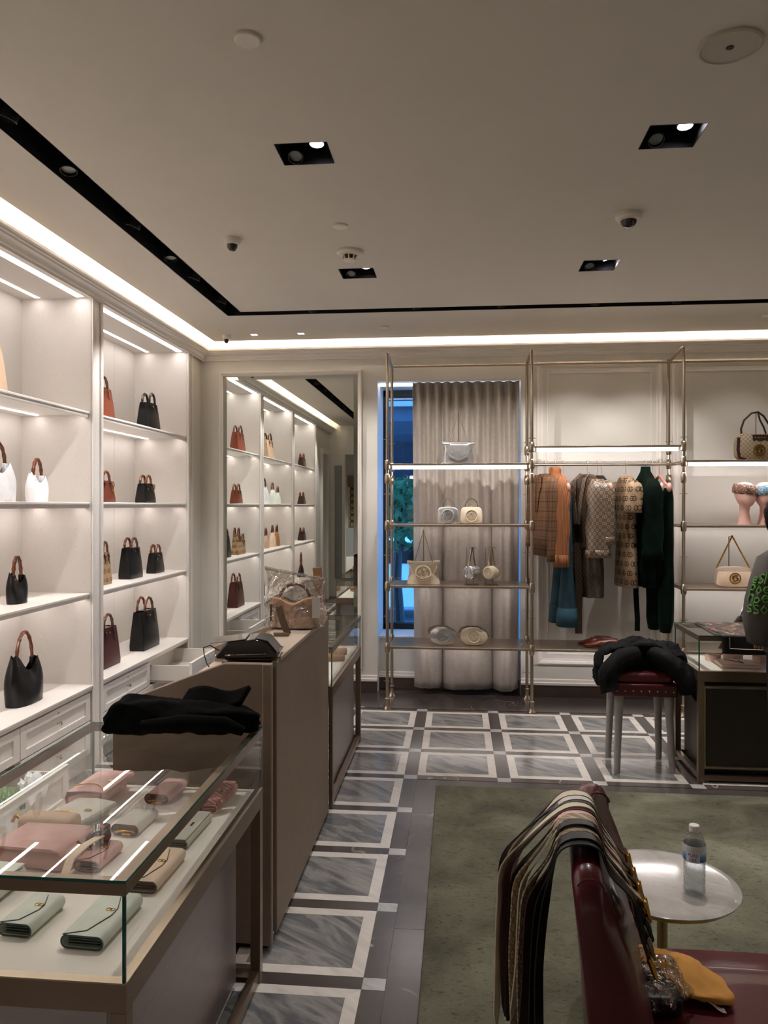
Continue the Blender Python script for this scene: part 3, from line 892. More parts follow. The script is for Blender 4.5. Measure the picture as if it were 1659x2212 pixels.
# green quilted bag and tissue in the open lower drawer
def quilt_mat(name, col, s=.03):
    t = NT(name); p, q = pq(t, 1 / s)
    a = (((p + q)).frac() - .5).abs(); b = (((p - q)).frac() - .5).abs()
    hgt = a.x; c = lin(col)
    mn = E.op('MINIMUM', a, b); t.base(t.ramp(mn.x, [(0, tuple(x * .6 for x in c)), (.12, c)])); t.b.inputs['Roughness'].default_value = .45
    t.bump(mn.x, .8, .01); return t.m
M['quilt_green'] = quilt_mat('green_quilt', '#5c8252', .035)
M['quilt_pink'] = quilt_mat('pink_quilt', '#dc9a97', .02)
mb = MB().ell((0, 0, 0), (.10, .15, .085), 28, 16, lambda p: 1 + .10 * sin(5 * p.y + 2 * p.z) * .6 + .05 * sin(9 * p.x))
mb.xf(Matrix.Translation((-2.07, 3.30, .235)) @ Matrix.Rotation(.25, 4, 'Y'))
tag(mb.build('quilted_bag', 'quilt_green', smooth=80), 'green quilted bag in the open lower drawer at the left edge', 'handbag')
for k, (x, y, r) in enumerate(((-2.06, 3.56, .055), (-2.04, 3.47, .035))):
    mb = MB().ell((x, y, .215), (.05, r, .085), 20, 12, lambda p: 1 + .16 * sin(7 * p.x + 5 * p.z + k) + .10 * sin(11 * p.y))
    tag(mb.build('tissue_ball', 'l_white', smooth=25), ('larger crumpled white tissue at the far end of the open lower drawer' if k == 0 else 'smaller crumpled white tissue between the green quilted bag and a larger one'), 'tissue')

# ============================================================ GLASS DISPLAY CASES
def case(label, x0, x1, y0, y1, body, top=.851, deck=.645, fr=(.006, .030, .030, .006)):
    t = thing('display_case', label, 'display case', ((x0 + x1) / 2, (y0 + y1) / 2, 0))
    L = .034
    for k, (x, y) in enumerate(((x0, y0), (x1 - L, y0), (x0, y1 - L), (x1 - L, y1 - L))):
        MB().box(x, x + L, y, y + L, 0, .585).build('leg', 'bronze', t, bevel=.0015)
    mb = MB()
    mb.ringbox(x0, x1, y0, y1, .036, .5852, .642)
    mb.build('apron', 'bronze', t, smooth=0, bevel=.001)
    mb = MB()
    mb.ringbox(x0, x1, y0, y1, .022, .6422, .6455)
    mb.build('deck_rim', 'nickel', t, smooth=0)
    MB().box(x0 + .022, x1 - .022, y0 + .022, y1 - .022, .62, deck).build('deck', 'deck', t, smooth=0)
    g = .006; e = .003
    for k, (a, b, c_, d_) in enumerate(((x0 + e, x1 - e, y0 + e, y0 + e + g), (x0 + e, x1 - e, y1 - e - g, y1 - e), (x0 + e, x0 + e + g, y0 + e, y1 - e), (x1 - e - g, x1 - e, y0 + e, y1 - e))):
        gp = MB().add([(a, c_, .645), (b, d_ if k > 1 else c_, .645), (b, d_ if k > 1 else c_, top - .03), (a, c_, top - .03)], [(0, 1, 2, 3)]).build('glass_pane', 'glass', t, smooth=0)
    for (x, y) in ((x0 + e, y0 + e), (x1 - e - g, y0 + e), (x0 + e, y1 - e - g), (x1 - e - g, y1 - e - g)): MB().box(x, x + g, y, y + g, .646, top - .031).build('glass_corner', 'glass_edge', t, smooth=0)
    mb = MB(); fw = .030
    R0 = lambda z: [(x0, y0, z), (x1, y0, z), (x1, y1, z), (x0, y1, z)]
    R1 = lambda z: [(x0 + fr[0], y0 + fr[2], z), (x1 - fr[1], y0 + fr[2], z), (x1 - fr[1], y1 - fr[3], z), (x0 + fr[0], y1 - fr[3], z)]
    mb.rings([R0(top - .031), R0(top - .006), R1(top - .006), R1(top - .031)], closed=True)
    mb.build('top_frame', 'bronze', t, smooth=0, bevel=.001)
    gt = MB().add([(x0, y0, top), (x1, y0, top), (x1, y1, top), (x0, y1, top)], [(0, 1, 2, 3)]).build('glass_top', 'glass', t, smooth=0)
    mb = MB()
    mb.ringbox(x0, x1, y0, y1, .002, top - .0058, top - .0003)
    mb.build('glass_rim', 'glass_edge', gt, smooth=0)
    mb = MB()
    for (a, b, c_, d_) in ((x0 + L, x1 - L, y0 + .004, y0 + .03), (x0 + L, x1 - L, y1 - .03, y1 - .004), (x0 + .004, x0 + .03, y0 + L, y1 - L), (x1 - .03, x1 - .004, y0 + L, y1 - L)): mb.box(a, b, c_, d_, .015, .045)
    mb.build('foot_rail', 'bronze', t, smooth=0)
    bx0, bx1, by0, by1 = body
    b = MB().box(bx0, bx1, by0, by1, .02, .575).build('base_cabinet', 'gunmetal', t, bevel=.003)
    return t


case('glass topped bronze display case nearest the camera on the left', -1.262, -.66, 1.48, 2.56, (-1.24, -.735, 1.56, 2.50))
case('glass topped bronze display case beyond the cash desk', -1.262, -.66, 4.02, 5.21, (-1.24, -.70, 4.10, 5.14))
ct = case('glass topped dark display case on the right with a scarf over it', 1.378, 3.0, 4.595, 5.10, (1.43, 2.96, 4.66, 5.06), fr=(.03, .03, .03, .03))
bp = [o for o in ct.children if o.name.startswith('base_cabinet')][0]; bp.data.materials[0] = M['darkbody']
# framed drawer front of the right case
mb = MB()
rs = [[(a, y, z) for a, z in ((1.405 + o, .075 + o), (2.95 - o, .075 + o), (2.95 - o, .560 - o), (1.405 + o, .560 - o))] for o, y in ((0, 4.655), (0, 4.612), (.006, 4.606), (.016, 4.606), (.020, 4.612), (.020, 4.618))]
fr_ = MB().rings(rs, caps=(0, 0)).build('front_frame', 'nickel', ct, smooth=0)
MB().box(1.42, 2.93, 4.618, 4.624, .09, .545).build('front_panel', 'darkbody', ct, smooth=0)

# ---- things in the near case
DK = .6458
def wallet(label, col, cx, cy, w, l, h, rot, edge='edge_brown', kind='fold', name='wallet', extra=None):
    """flat folded wallet: section in local XZ (open folded end at -Y), length along Y"""
    t = proto(name, label, 'wallet', 'wallets in the near glass case')
    def sec(o=0, n=10):
        pts = []
        hw, r = w / 2 - o, h / 2 - o
        for i in range(n + 1): a = R(-90 + 180 * i / n); pts.append((hw - r + r * cos(a), r * sin(a)))
        for i in range(n + 1): a = R(90 + 180 * i / n); pts.append((-hw + r + r * cos(a), r * sin(a)))
        return pts
    so, si = sec(), sec(.004)
    rs = []
    for y, sc in ((-l / 2, 1), (l / 2 - .008, 1), (l / 2, .94)): rs.append([(p * sc, y, q * sc + h / 2) for p, q in so])
    rin = [[(p, -l / 2, q + h / 2) for p, q in si], [(p, -l / 2 + .02, q + h / 2) for p, q in si]]
    mb = MB().rings(rs, caps=(0, 1)); mb.build('shell', col, t, smooth=50)
    mb = MB().rings([rs[0], rin[0]], caps=(0, 0)); mb.v = [(a, b - .0006, c_) for a, b, c_ in mb.v]; mb.build('edge_piping', edge, t, smooth=0)
    mb = MB().rings(rin, caps=(0, 1)); mb.build('lining', col, t, smooth=0)
    mb = MB()
    for k in range(3): mb.box(-w / 2 + .016, w / 2 - .010, -l / 2 + .002, l / 2 - .03, h * (.28 + .2 * k), h * (.28 + .2 * k) + .0018)
    mb.build('card_pockets', 'l_tan' if kind == 'zip' else edge, t, smooth=0)
    if kind in ('fold', 'env'):
        # pointed envelope flap on top, swung from the left long edge
        z = h + .0015
        poly = [(-w / 2 + .006, -l / 2 - .001), (w * .0, -l * .40), (w * .22, -l * .06), (w * .22, l * .10), (w * .0, l * .42), (-w / 2 + .006, l / 2)]
        fl = MB().prism(poly, 'z', z - .0015, z + .0008).build('flap', col, t, smooth=0, bevel=.0005)
        MB().prism([(p * 1.03 + .0012, q * 1.008) for p, q in poly], 'z', z - .0022, z - .0004).build('flap_edge', edge, fl, smooth=0)
        mb = MB()
        ring = lambda cx_, r_: [(cx_ + r_ * cos(a), .01 + r_ * sin(a), z + .001) for a in [2 * pi * i / 16 for i in range(16)]]
        mb.tube(ring(w * .10 - .004, .006), .0011, 5, closed=True); mb.tube(ring(w * .10 + .004, .006), .0011, 5, closed=True)
        mb.build('emblem', 'gold', t)
    if kind == 'zip':
        mb = MB().tube([(-w / 2 + .012, -l / 2 - .002, h * .3), (0, -l / 2 - .003, h * .45), (w / 2 - .012, -l / 2 - .002, h * .38)], .0022, 6)
        mb.box(-.004, .022, -l / 2 - .012, -l / 2 - .006, h * .2, h * .38)
        mb.build('zip_pull', 'gold', t)
    if kind == 'flat':
        MB().box(-w / 2 + .004, w / 2 - .006, -l / 2, l / 2 - .002, h, h + .004).build('flap', col, t, bevel=.0018)
        MB().box(w * .12, w * .2, -.012, .012, h + .004, h + .005).build('emblem', 'gold', t)
    place(t, (cx, cy, DK), rot); return t


wallet('large pale mint envelope wallet at the front of the near case', 'l_mint', -.80, 1.680, .100, .19, .030, R(-3), 'edge_dark', 'env')
wallet('smaller pale mint envelope wallet beside the large mint one', 'l_mint', -.972, 1.685, .082, .135, .030, R(-4), 'edge_dark', 'env')
wallet('pale mint wallet cut by the left picture edge', 'l_mint', -1.135, 1.80, .09, .12, .045, R(-4), 'edge_dark', 'flat')
wallet('peach wallet under the corner of the glass top', 'l_peach', -.775, 1.925, .085, .19, .030, R(-2), 'edge_brown', 'env')
wallet('pale grey flap wallet beside the peach one', 'l_grey', -.782, 2.175, .078, .20, .024, R(-2), 'seam', 'flat')
wallet('pale grey zip wallet in the middle of the near case', 'l_grey', -.955, 2.21, .085, .13, .032, R(-4), 'seam', 'zip')
wallet('plain pink zip wallet with a star charm', 'l_pink', -.955, 2.455, .082, .15, .032, R(-4), 'edge_brown', 'zip')
wallet('quilted pink flap wallet at the far end of the near case', 'quilt_pink', -.772, 2.425, .070, .20, .028, R(-2), 'l_pink', 'flat')
wallet('mauve pink wallet with a pointed flap at the strap of the mauve bag', 'l_mauve', -.958, 1.985, .070, .13, .030, R(-4), 'edge_brown', 'env')


def chain_bag(label, col, cx, cy, w, l, h, rot, name='chain_wallet_bag'):
    t = proto(name, label, 'handbag', 'small flap bags in the near glass case')
    mb = MB(); mb.box(-w / 2, w / 2 - .02, -l / 2, l / 2, 0, h * .9); mb.build('body', col, t, bevel=.006)
    prof = [(-w / 2 - .004, .006), (-w / 2 - .010, h * .5), (-w / 2 - .002, h * .92), (0, h + .004), (w / 2, h + .002), (w / 2 + .004, h - .004)]
    inn = [(p, q - .004) if p > -w / 2 else (p + .004, q) for p, q in prof]
    poly = prof + inn[::-1]
    MB().prism(poly, 'y', -l / 2 - .003, l / 2 + .003).build('flap', col, t, smooth=60, bevel=.0012)
    mb = MB()
    for i in range(34):
        k = i / 33; x = -w / 2 + .01 + (w - .02) * k; y = -l / 2 + .03 + .035 * sin(pi * k) - .02 * k
        mb.ell((x, y, h + .006), (.004, .0022 if i % 2 else .004, .0022), 6, 4)
    mb.build('chain', 'gold', t)
    mb = MB().box(w * .2, w * .34, -.006, .006, h + .004, h + .0055); mb.build('emblem', 'gold', t)
    place(t, (cx, cy, DK), rot); return t
chain_bag('pink flap bag with a fine gold chain at the back of the near case', 'l_pink', -1.165, 2.425, .13, .185, .05, R(-3))
chain_bag('pale grey flap bag with a fine gold chain', 'l_grey', -1.14, 2.22, .14, .17, .038, R(-14))

t = thing('shoulder_bag', 'mauve pink shoulder bag lying at the left picture edge', 'handbag', (-1.10, 1.98, DK), R(-6), 'small flap bags in the near glass case'); WP[t.name] = V((0, 0, 0))
MB().box(-.11, .10, -.07, .07, .0, .055).build('body', 'l_mauve', t, bevel=.02, seg=4)
MB().prism([(-.125, .0), (-.13, .03), (-.115, .062), (.06, .066), (.085, .060), (.09, .05), (.08, .058), (-.11, .056), (-.122, .03)], 'y', -.078, .078).build('flap', 'l_mauve', t, smooth=60)
MB().tube([(.085, 0, .055), (.10, .0, .04), (.10, .0, .02)], .006, 8).build('buckle', 'gold', t)
MB().tube([(.10, .06, .05), (.13, .07, .055), (.125, -.02, .06), (.12, -.08, .05), (.125, -.12, .012)], .01, flat=(.022, .003), up=(0, 0, 1)).build('strap', 'l_peach', t)
t = thing('shoulder_bag', 'beige bag behind the mauve bag near the left edge', 'handbag', (-1.16, 2.095, DK), R(-4), 'small flap bags in the near glass case'); WP[t.name] = V((0, 0, 0))
MB().box(-.085, .085, -.035, .035, 0, .075).build('body', 'l_beige', t, bevel=.018, seg=4)
MB().tube([(-.085, -.01, .06), (-.10, -.01, .07), (-.11, -.01, .05)], .006, 8).build('buckle', 'gold', t)
t = thing('key_case', 'small glossy black key case with a red mark', 'key case', (-.985, 2.03, .70), R(25)); WP[t.name] = V((0, 0, 0))
mb = MB(); mb.tube([(0, -.028, 0), (0, .028, 0)], .017, 16); mb.v = [(a, b, c_ * 1.0 + .0) if a < 0 else (a + .018, b, c_) for a, b, c_ in mb.v]; mb.build('body', mat('gloss_black', '#0a0a0b', .08, coat=.5), t, bevel=.003)
MB().ell((.012, -.002, .017), (.008, .010, .0012), 12, 6).build('red_mark', mat('red_mark', '#b0282c', .3), t)
mb = MB()
for k in range(3): mb.tube([(-.022 + .012 * cos(a) - .004 * k, .018 + .010 * sin(a) + .006 * k, .004 * k) for a in [2 * pi * i / 14 for i in range(14)]], .0016, 6, closed=True)
mb.build('key_ring', 'nickel', t)
MB().tube([(-.022, .01, 0), (-.028, -.03, -.006), (-.02, -.05, -.02), (-.016, -.075, -.05)], .004, flat=(.008, .002)).build('wrist_strap', 'l_black', t)
MB().box(-.012, .030, -.03, .03, -.0542, -.016).build('stand', 'glass', t)

# ---- things in the far case
for (x, y, r, lb) in ((-.765, 4.87, .022, 'small tan pouch at the far end of the second case'), (-.75, 4.67, .02, 'small tan pouch nearer the cash desk in the second case')):
    mb = MB().tube([(x - .06, y, DK + r), (x - .055, y, DK + r), (x + .05, y + .01, DK + r), (x + .056, y + .01, DK + r)], [r * .7, r, r, r * .7], 14)
    tag(mb.build('pouch', 'l_tan', smooth=60), lb, 'pouch')
for (x, y, lb) in ((-1.0, 4.93, 'pair of dark sunglasses nearest the mirror in the far case'), (-.93, 4.78, 'second pair of dark sunglasses in the far case')):
    t = thing('sunglasses', lb, 'sunglasses', (x, y, DK), R(20), 'sunglasses in the far case'); WP[t.name] = V((0, 0, 0))
    for s in (-1, 1): MB().ell((s * .033, 0, .022), (.029, .004, .022), 16, 8).build('lens', 'smoked', t)
    mb = MB().tube([(-.005, 0, .026), (.005, 0, .026)], .003, 6)
    for s in (-1, 1): mb.tube([(s * .062, 0, .03), (s * .066, .02, .03), (s * .062, .12, .008)], .0028, 6)
    mb.build('arms', 'black', t)
tag(MB().box(-1.20, -1.10, 4.5, 4.6, DK, DK + .05).build('folded_pouch', 'l_tan', bevel=.018, seg=4), 'folded tan pouch at the back of the far case', 'pouch')
# ============================================================ CASH DESK
t = thing('cash_desk', 'taupe leather clad cash desk with sloping end panels', 'counter', (-.96, 3.3, 0))
X0, X1 = -1.262, -.668
MB().box(X1 - .022, X1, 2.80, 3.915, .02, 1.022).build('front_panel', 'desk', t, bevel=.003)
def endp(y0, y1, nm):
    MB().prism([(X1 - .001, .02), (X1 - .001, 1.03), (-.842, 1.03), (X0, .868), (X0, .02)], 'y', y0, y1).build(nm, 'desk', t, bevel=.004)
endp(2.715, 2.745, 'end_panel'); endp(3.90, 3.93, 'end_panel')
mb = MB().box(-.700, X1 + .002, 2.705, 2.735, .02, 1.031); mb.build('corner_post', 'desk', t, bevel=.004)
MB().box(-.705, X1 - .010, 2.747, 2.800, .02, 1.0).build('chrome_reveal', 'chrome', t, smooth=0)
MB().box(-.705, X1 + .000, 3.932, 3.944, .02, 1.02).build('chrome_strip', 'chrome', t, smooth=0)
mb = MB().box(-.845, X1 + .001, 2.86, 3.90, 1.012, 1.03); mb.build('counter_top', 'desktop', t, bevel=.003)
MB().box(-.845, X1 - .02, 2.745, 2.86, .985, 1.000).build('terminal_shelf', 'black', t, smooth=0)
MB().box(-.86, -.845, 2.745, 3.90, .80, 1.03).build('inner_panel', 'desk', t, smooth=0)
MB().box(X0, -.86, 2.745, 3.90, .76, .79).build('work_top', 'desktop', t, bevel=.003)
MB().box(X0 + .02, -.88, 2.75, 3.895, .03, .76).build('under_cabinet', 'cabinet', t, smooth=0)
mb = MB().box(X0 + .02, X1 - .02, 2.73, 3.915, 0, .02); mb.build('plinth', 'black', t, smooth=0)

# payment terminal
t = thing('payment_terminal', 'black tilted touchscreen payment terminal on the near end of the cash desk', 'terminal', (-.79, 2.86, 1.032), R(8)); WP[t.name] = V((0, 0, 0))
MB().prism([(-.11, .0), (-.115, .012), (-.075, .060), (.03, .072), (.075, .060), (.112, .018), (.112, .004), (.10, 0)], 'y', -.075, .085).build('body', 'smoked', t, bevel=.006)
MB().prism([(.030, .0735), (.076, .0615), (.113, .019), (.114, .022), (.078, .066), (.034, .077)], 'y', -.068, .078).build('card_reader', mat('dark_plastic', '#2a2b2d', .3), t, bevel=.004)
s_ = MB().box(-.105, .025, -.066, .076, 0, .003); s_.xf(Matrix.Translation((-.03, 0, .0675)) @ Matrix.Rotation(R(-6.5), 4, 'Y')); s_.build('screen', mat('screen_glass', '#8d857b', .1), t, bevel=.001)
MB().tube([(-.116, -.06, .012), (-.06, -.078, .016), (.06, -.078, .018), (.118, -.05, .02), (.122, .06, .02), (.09, .09, .018)], .0035, 8).build('chrome_trim', 'chrome', t)
MB().tube([(-.112, .02, .012), (-.15, .02, .035), (-.172, .0, .03), (-.165, -.02, .004), (-.15, -.05, -.02), (-.14, -.06, -.03)], .0022, 6).build('cable', 'black', t)

# L-shaped metal sign holder
t = thing('sign_holder', 'empty bent metal sign holder in front of the bagged handbag', 'sign holder', (-.745, 3.30, 1.031), R(20)); WP[t.name] = V((0, 0, 0))
MB().tube([(-.055, .012, .002), (.0, .0, .002), (.005, -.001, .010), (-.012, .018, .06), (-.030, .036, .125)], .01, flat=(.030, .0025), up=(0, 1, .3)).build('plate', 'bronze', t)

# beige bag in a clear zip bag
def pouchy(mb, c, w, h, d, ph=0, n=36, m=16, dip=.0, top=.55):
    rs = []
    for i in range(m + 1):
        k = i / m; r_ = []
        hw = w / 2 * (1 - .10 * k + .05 * sin(pi * k)); hd = d / 2 * (1 - (1 - top) * k ** 1.5)
        for j in range(n):
            u = 2 * pi * j / n; sx = math.copysign(abs(cos(u)) ** .7, cos(u)); sy = math.copysign(abs(sin(u)) ** .8, sin(u))
            f = sx
            z = h * k * (1 - dip * math.exp(-(f / .45) ** 2) * (k ** 2))
            wr = 1 + .07 * sin(4 * u + ph + 2.5 * k) + .035 * sin(9 * u - 5 * k + ph)
            r_.append((c[0] + hw * sx * (1 + .02 * sin(9 * k + ph)), c[1] + hd * sy * wr, c[2] + z))
        rs.append(r_)
    return mb.rings(rs, caps=(1, 0))
M['cloth_beige'] = mat('beige_nylon', '#c7a68a', .7, var=.10, vs=9, bump=.35, bs=14)
t = thing('handbag', 'crumpled beige handbag with bamboo handle inside a clear plastic bag', 'handbag', (-.755, 3.52, 1.032), R(2)); WP[t.name] = V((0, 0, 0))
pouchy(MB(), (0, 0, 0), .215, .150, .105, 1.0, dip=.22).build('body', 'cloth_beige', t, smooth=80, crumple=((.014, .05), (.006, .02)))
mb = MB()
for i in range(1): pass
mb.grid(lambda u, v: (-.098 + .196 * u, -.052 - .010 * sin(pi * u) + .012 * v, .148 - .05 * v * (1 - .2 * u) - .030 * math.exp(-((u - .5) / .22) ** 2)), 24, 6)
mb.build('flap', 'cloth_beige', t, smooth=80, solid=.008, crumple=((.010, .04),))
mb = MB(); pts = arc((0, .130), .072, -8, 188, 24, 'xz', 0, 1, 1.02); mb.tube(pts, [.0075 * (1.2 if i % 4 == 0 else .9 if i % 4 == 2 else 1) for i in range(25)], 8); mb.build('handle', 'bamboo', t)
MB().box(-.105, -.098, -.055, -.045, .04, .115).build('side_zip', 'edge_brown', t)
M['clear_bag'] = glassy('crinkled_clear_plastic', '#ece9e6', 2.6, .07, extra=(22, .05))
def pb(u, v):
    w = .136 * (1 + .05 * sin(6 * v)); x = -w + 2 * w * u
    if v > .8: x += .03 * (v - .8) * 5 * (u - .3)
    zt = .285 - .055 * u
    return x, zt * v
mb = MB(); rs = []
for i in range(21):
    v = i / 20; r_ = []
    for j in range(48):
        a = 2 * pi * j / 48; u = .5 - .5 * cos(a); x, z = pb(u, v); th = .066 * (1 - v ** 3 * .97)
        th *= 1 if v < .5 else 1
        r_.append((x, math.copysign(abs(sin(a)) ** .6, sin(a)) * th * (1 + .10 * sin(9 * a + 12 * v) + .06 * sin(17 * a - 7 * v)), z + .001))
    rs.append(r_)
mb.rings(rs, caps=(1, 0))
t = thing('plastic_bag', 'clear zip plastic bag around the beige handbag on the cash desk', 'plastic bag', (-.755, 3.52, 1.032), R(2)); WP[t.name] = V((0, 0, 0))
mb.build('film', 'clear_bag', t, smooth=70, crumple=((.016, .05),))
mb = MB()
for v in (.955, .975): mb.tube([(pb(u / 12, v)[0], -.004, pb(u / 12, v)[1]) for u in range(13)], .0016, 5)
mb.build('zip_seal', glassy('zip_plastic', '#c9c4c0', 3.0, .2), t)
MB().box(.09, .125, -.062, -.058, .055, .15).build('paper_label', mat('grey_label', '#a8a39c', .7), t)
# second beige bag, dark pouch and kraft box behind
mb = pouchy(MB(), (-.700, 3.74, 1.032), .11, .075, .12, 2.2); tag(mb.build('soft_bag', 'cloth_beige', smooth=80), 'second beige soft bag behind the bagged handbag', 'handbag')
mb = MB().ell((-.72, 3.845, 1.072), (.05, .05, .040), 20, 12, lambda p: 1 + .1 * sin(6 * p.x + 3 * p.y)); tag(mb.build('dark_pouch', 'l_black', smooth=80), 'small black pouch at the far corner of the cash desk', 'pouch')
mb = MB().box(-.022, .022, -.012, .012, 0, .255); mb.xf(Matrix.Translation((-.690, 3.872, 1.032)) @ Matrix.Rotation(R(-6), 4, 'Y') @ Matrix.Rotation(R(0), 4, 'X'))
mb.xf(Matrix.Identity(4)); tag(mb.build('kraft_box', mat('kraft_card', '#8d6947', .8, var=.1), bevel=.004), 'tall narrow kraft cardboard box leaning behind the plastic bag', 'box')

# ---- black hoodie on the near case
M['velvet_black'] = mat('black_fleece', '#070707', .95, var=.3, vs=20, spec=.12, bump=.3, bs=12)
mb = MB(); rs = []
N = 30
for i in range(N + 1):
    k = i / N; x = -1.155 + .50 * k
    ctr_y = 2.445 + .05 * k; hd = .085 * (sin(pi * min(1, .06 + k * .93)) ** .33) * (1 - .25 * k)
    topz = .128 * min(1, (k + .03) / .16) ** .45 * (1 - .42 * k)
    topz *= (1 - .9 * max(0, k - .86) * 3) ** .5 if k > .86 else 1
    topz = max(topz, .03) * (1 if k > .03 else .75)
    r_ = []
    for j in range(28):
        a = 2 * pi * j / 28; c_, s_ = cos(a), sin(a)
        wr = 1 + .10 * sin(3 * a + 9 * k) + .05 * sin(7 * a - 14 * k)
        r_.append((x + .008 * sin(5 * a + 3 * k), ctr_y + hd * math.copysign(abs(c_) ** .8, c_) * wr, .853 + topz * (.5 + .5 * math.copysign(abs(s_) ** .7, s_)) * (1 + .05 * sin(5 * a + 11 * k))))
    rs.append(r_)
t = thing('folded_hoodie', 'black fleece garment folded on the far end of the near glass case', 'clothing', (-.9, 2.45, .853))
mb.rings(rs); mb.build('folded_body', 'velvet_black', t, smooth=85, crumple=((.02, .12), (.012, .04)))
mb = MB(); mb.grid(lambda u, v: (-.93 + .21 * u + .02 * v, 2.50 + .05 * v, .925 + .045 * v + .010 * sin(7 * u) + .010 * u), 20, 6); mb.build('hood', 'velvet_black', t, smooth=80, solid=.018)
mb = MB().tube([(-1.0, 2.36, .90), (-.86, 2.355, .915), (-.74, 2.39, .905), (-.69, 2.42, .875)], [.018, .028, .024, .016], 10); mb.build('sleeve', 'velvet_black', t, smooth=80)

# ============================================================ DISPLAY RACK
PXS = [-.555, .565, 1.70, 2.83]; YF, YR = 6.03, 6.45
t = thing('display_rack', 'floor standing champagne metal pipe rack with shelves along the back wall', 'display rack', (1.1, 6.24, 0)); rack = t
SH_ = {0: [.493, .973, 1.452, 1.93], 1: [.493, 2.06], 2: [.493, .973, 1.452, 1.945]}
for i, x in enumerate(PXS):
    lv = sorted(set((SH_.get(i, []) if i < 3 else []) + (SH_.get(i - 1, []) if i else [])))
    for y in (YF, YR):
        mb = MB().tube([(x, y, .03), (x, y, 2.785)], .0125, 14)
        p = mb.build('post', 'nickel', t)
        MB().lathe([(.034, 0), (.033, .006), (.022, .018), (.016, .04), (.015, .075), (.019, .08), (.019, .086), (.0135, .09)], (x, y, 0), 20).build('foot', 'nickel', p)
        for z in lv + [1.82]: MB().lathe([(.014, -.040), (.020, -.032), (.022, 0), (.020, .032), (.014, .040)], (x, y, z - .01), 16).build('collar', 'nickel', p)
        mb = MB()
        for z in (.22, .73, 1.21, 1.69, 2.12): mb.tube([(x - .028, y, z), (x + .028, y, z)], .0028, 6)
        mb.build('peg', 'nickel', p)
    MB().tube([(x, YF, 2.76), (x, YF + .005, 2.795), (x, YF + .03, 2.80), (x, YR - .02, 2.765), (x, YR, 2.75)], .0125, 12).build('side_bar', 'nickel', t)
    for z in lv: MB().tube([(x, YF, z - .012), (x, YR, z - .012)], .008, 10).build('shelf_bracket', 'nickel', t)
for i in range(3):
    MB().tube([(PXS[i], YR, 2.765), (PXS[i + 1], YR, 2.765)], .010, 12).build('top_rail', 'nickel', t)
    for z in SH_[i]:
        s = MB().box(PXS[i] + .014, PXS[i + 1] - .014, YF - .008, YR + .008, z - .018, z).build('shelf', 'brushed', t, bevel=.002)
        if z != SH_[i][-1] and z > .3: MB().box(PXS[i] + .04, PXS[i + 1] - .04, YR - .075, YR - .06, z - .0205, z - .0185).build('light_strip', 'led_rack', s, smooth=0)
        if z == SH_[i][-1]:
            MB().box(PXS[i] + .04, PXS[i + 1] - .04, YF - .004, YF + .022, z - .044, z - .0185).build('light_strip', 'led_rack', s, smooth=0)
MB().tube([(PXS[1], 6.24, 1.925), (PXS[2], 6.24, 1.925)], .010, 12).build('hanging_rail', 'nickel', t)
for x in PXS[1:3]: MB().tube([(x, YF, 1.925), (x, YR, 1.925)], .008, 10).build('rail_bracket', 'nickel', t)

# ---- emblem helper: ring with two interlocked letters, in the local XZ plane facing -Y
def emblem(mb, c, r, dpt=.006, ring=True):
    x0, y0, z0 = c
    if ring: mb.tube([(x0 + r * cos(a), y0, z0 + r * sin(a)) for a in [2 * pi * i / 32 for i in range(32)]], r * .10, 6, closed=True)
    for s in (1, -1):
        cx, cz = x0 + s * r * .13, z0 + s * r * .05
        pts = [(cx + s * r * .50 * cos(R(a)), y0, cz + r * .54 * s * sin(R(a))) for a in range(48, 329, 14)]
        pts.append((cx + s * r * .50, y0, cz - s * r * .06)); pts.append((cx + s * r * .02, y0, cz - s * r * .06))
        mb.tube(pts, r * .07, flat=(r * .115, dpt * 1.3), up=(0, 1, 0))
    return mb


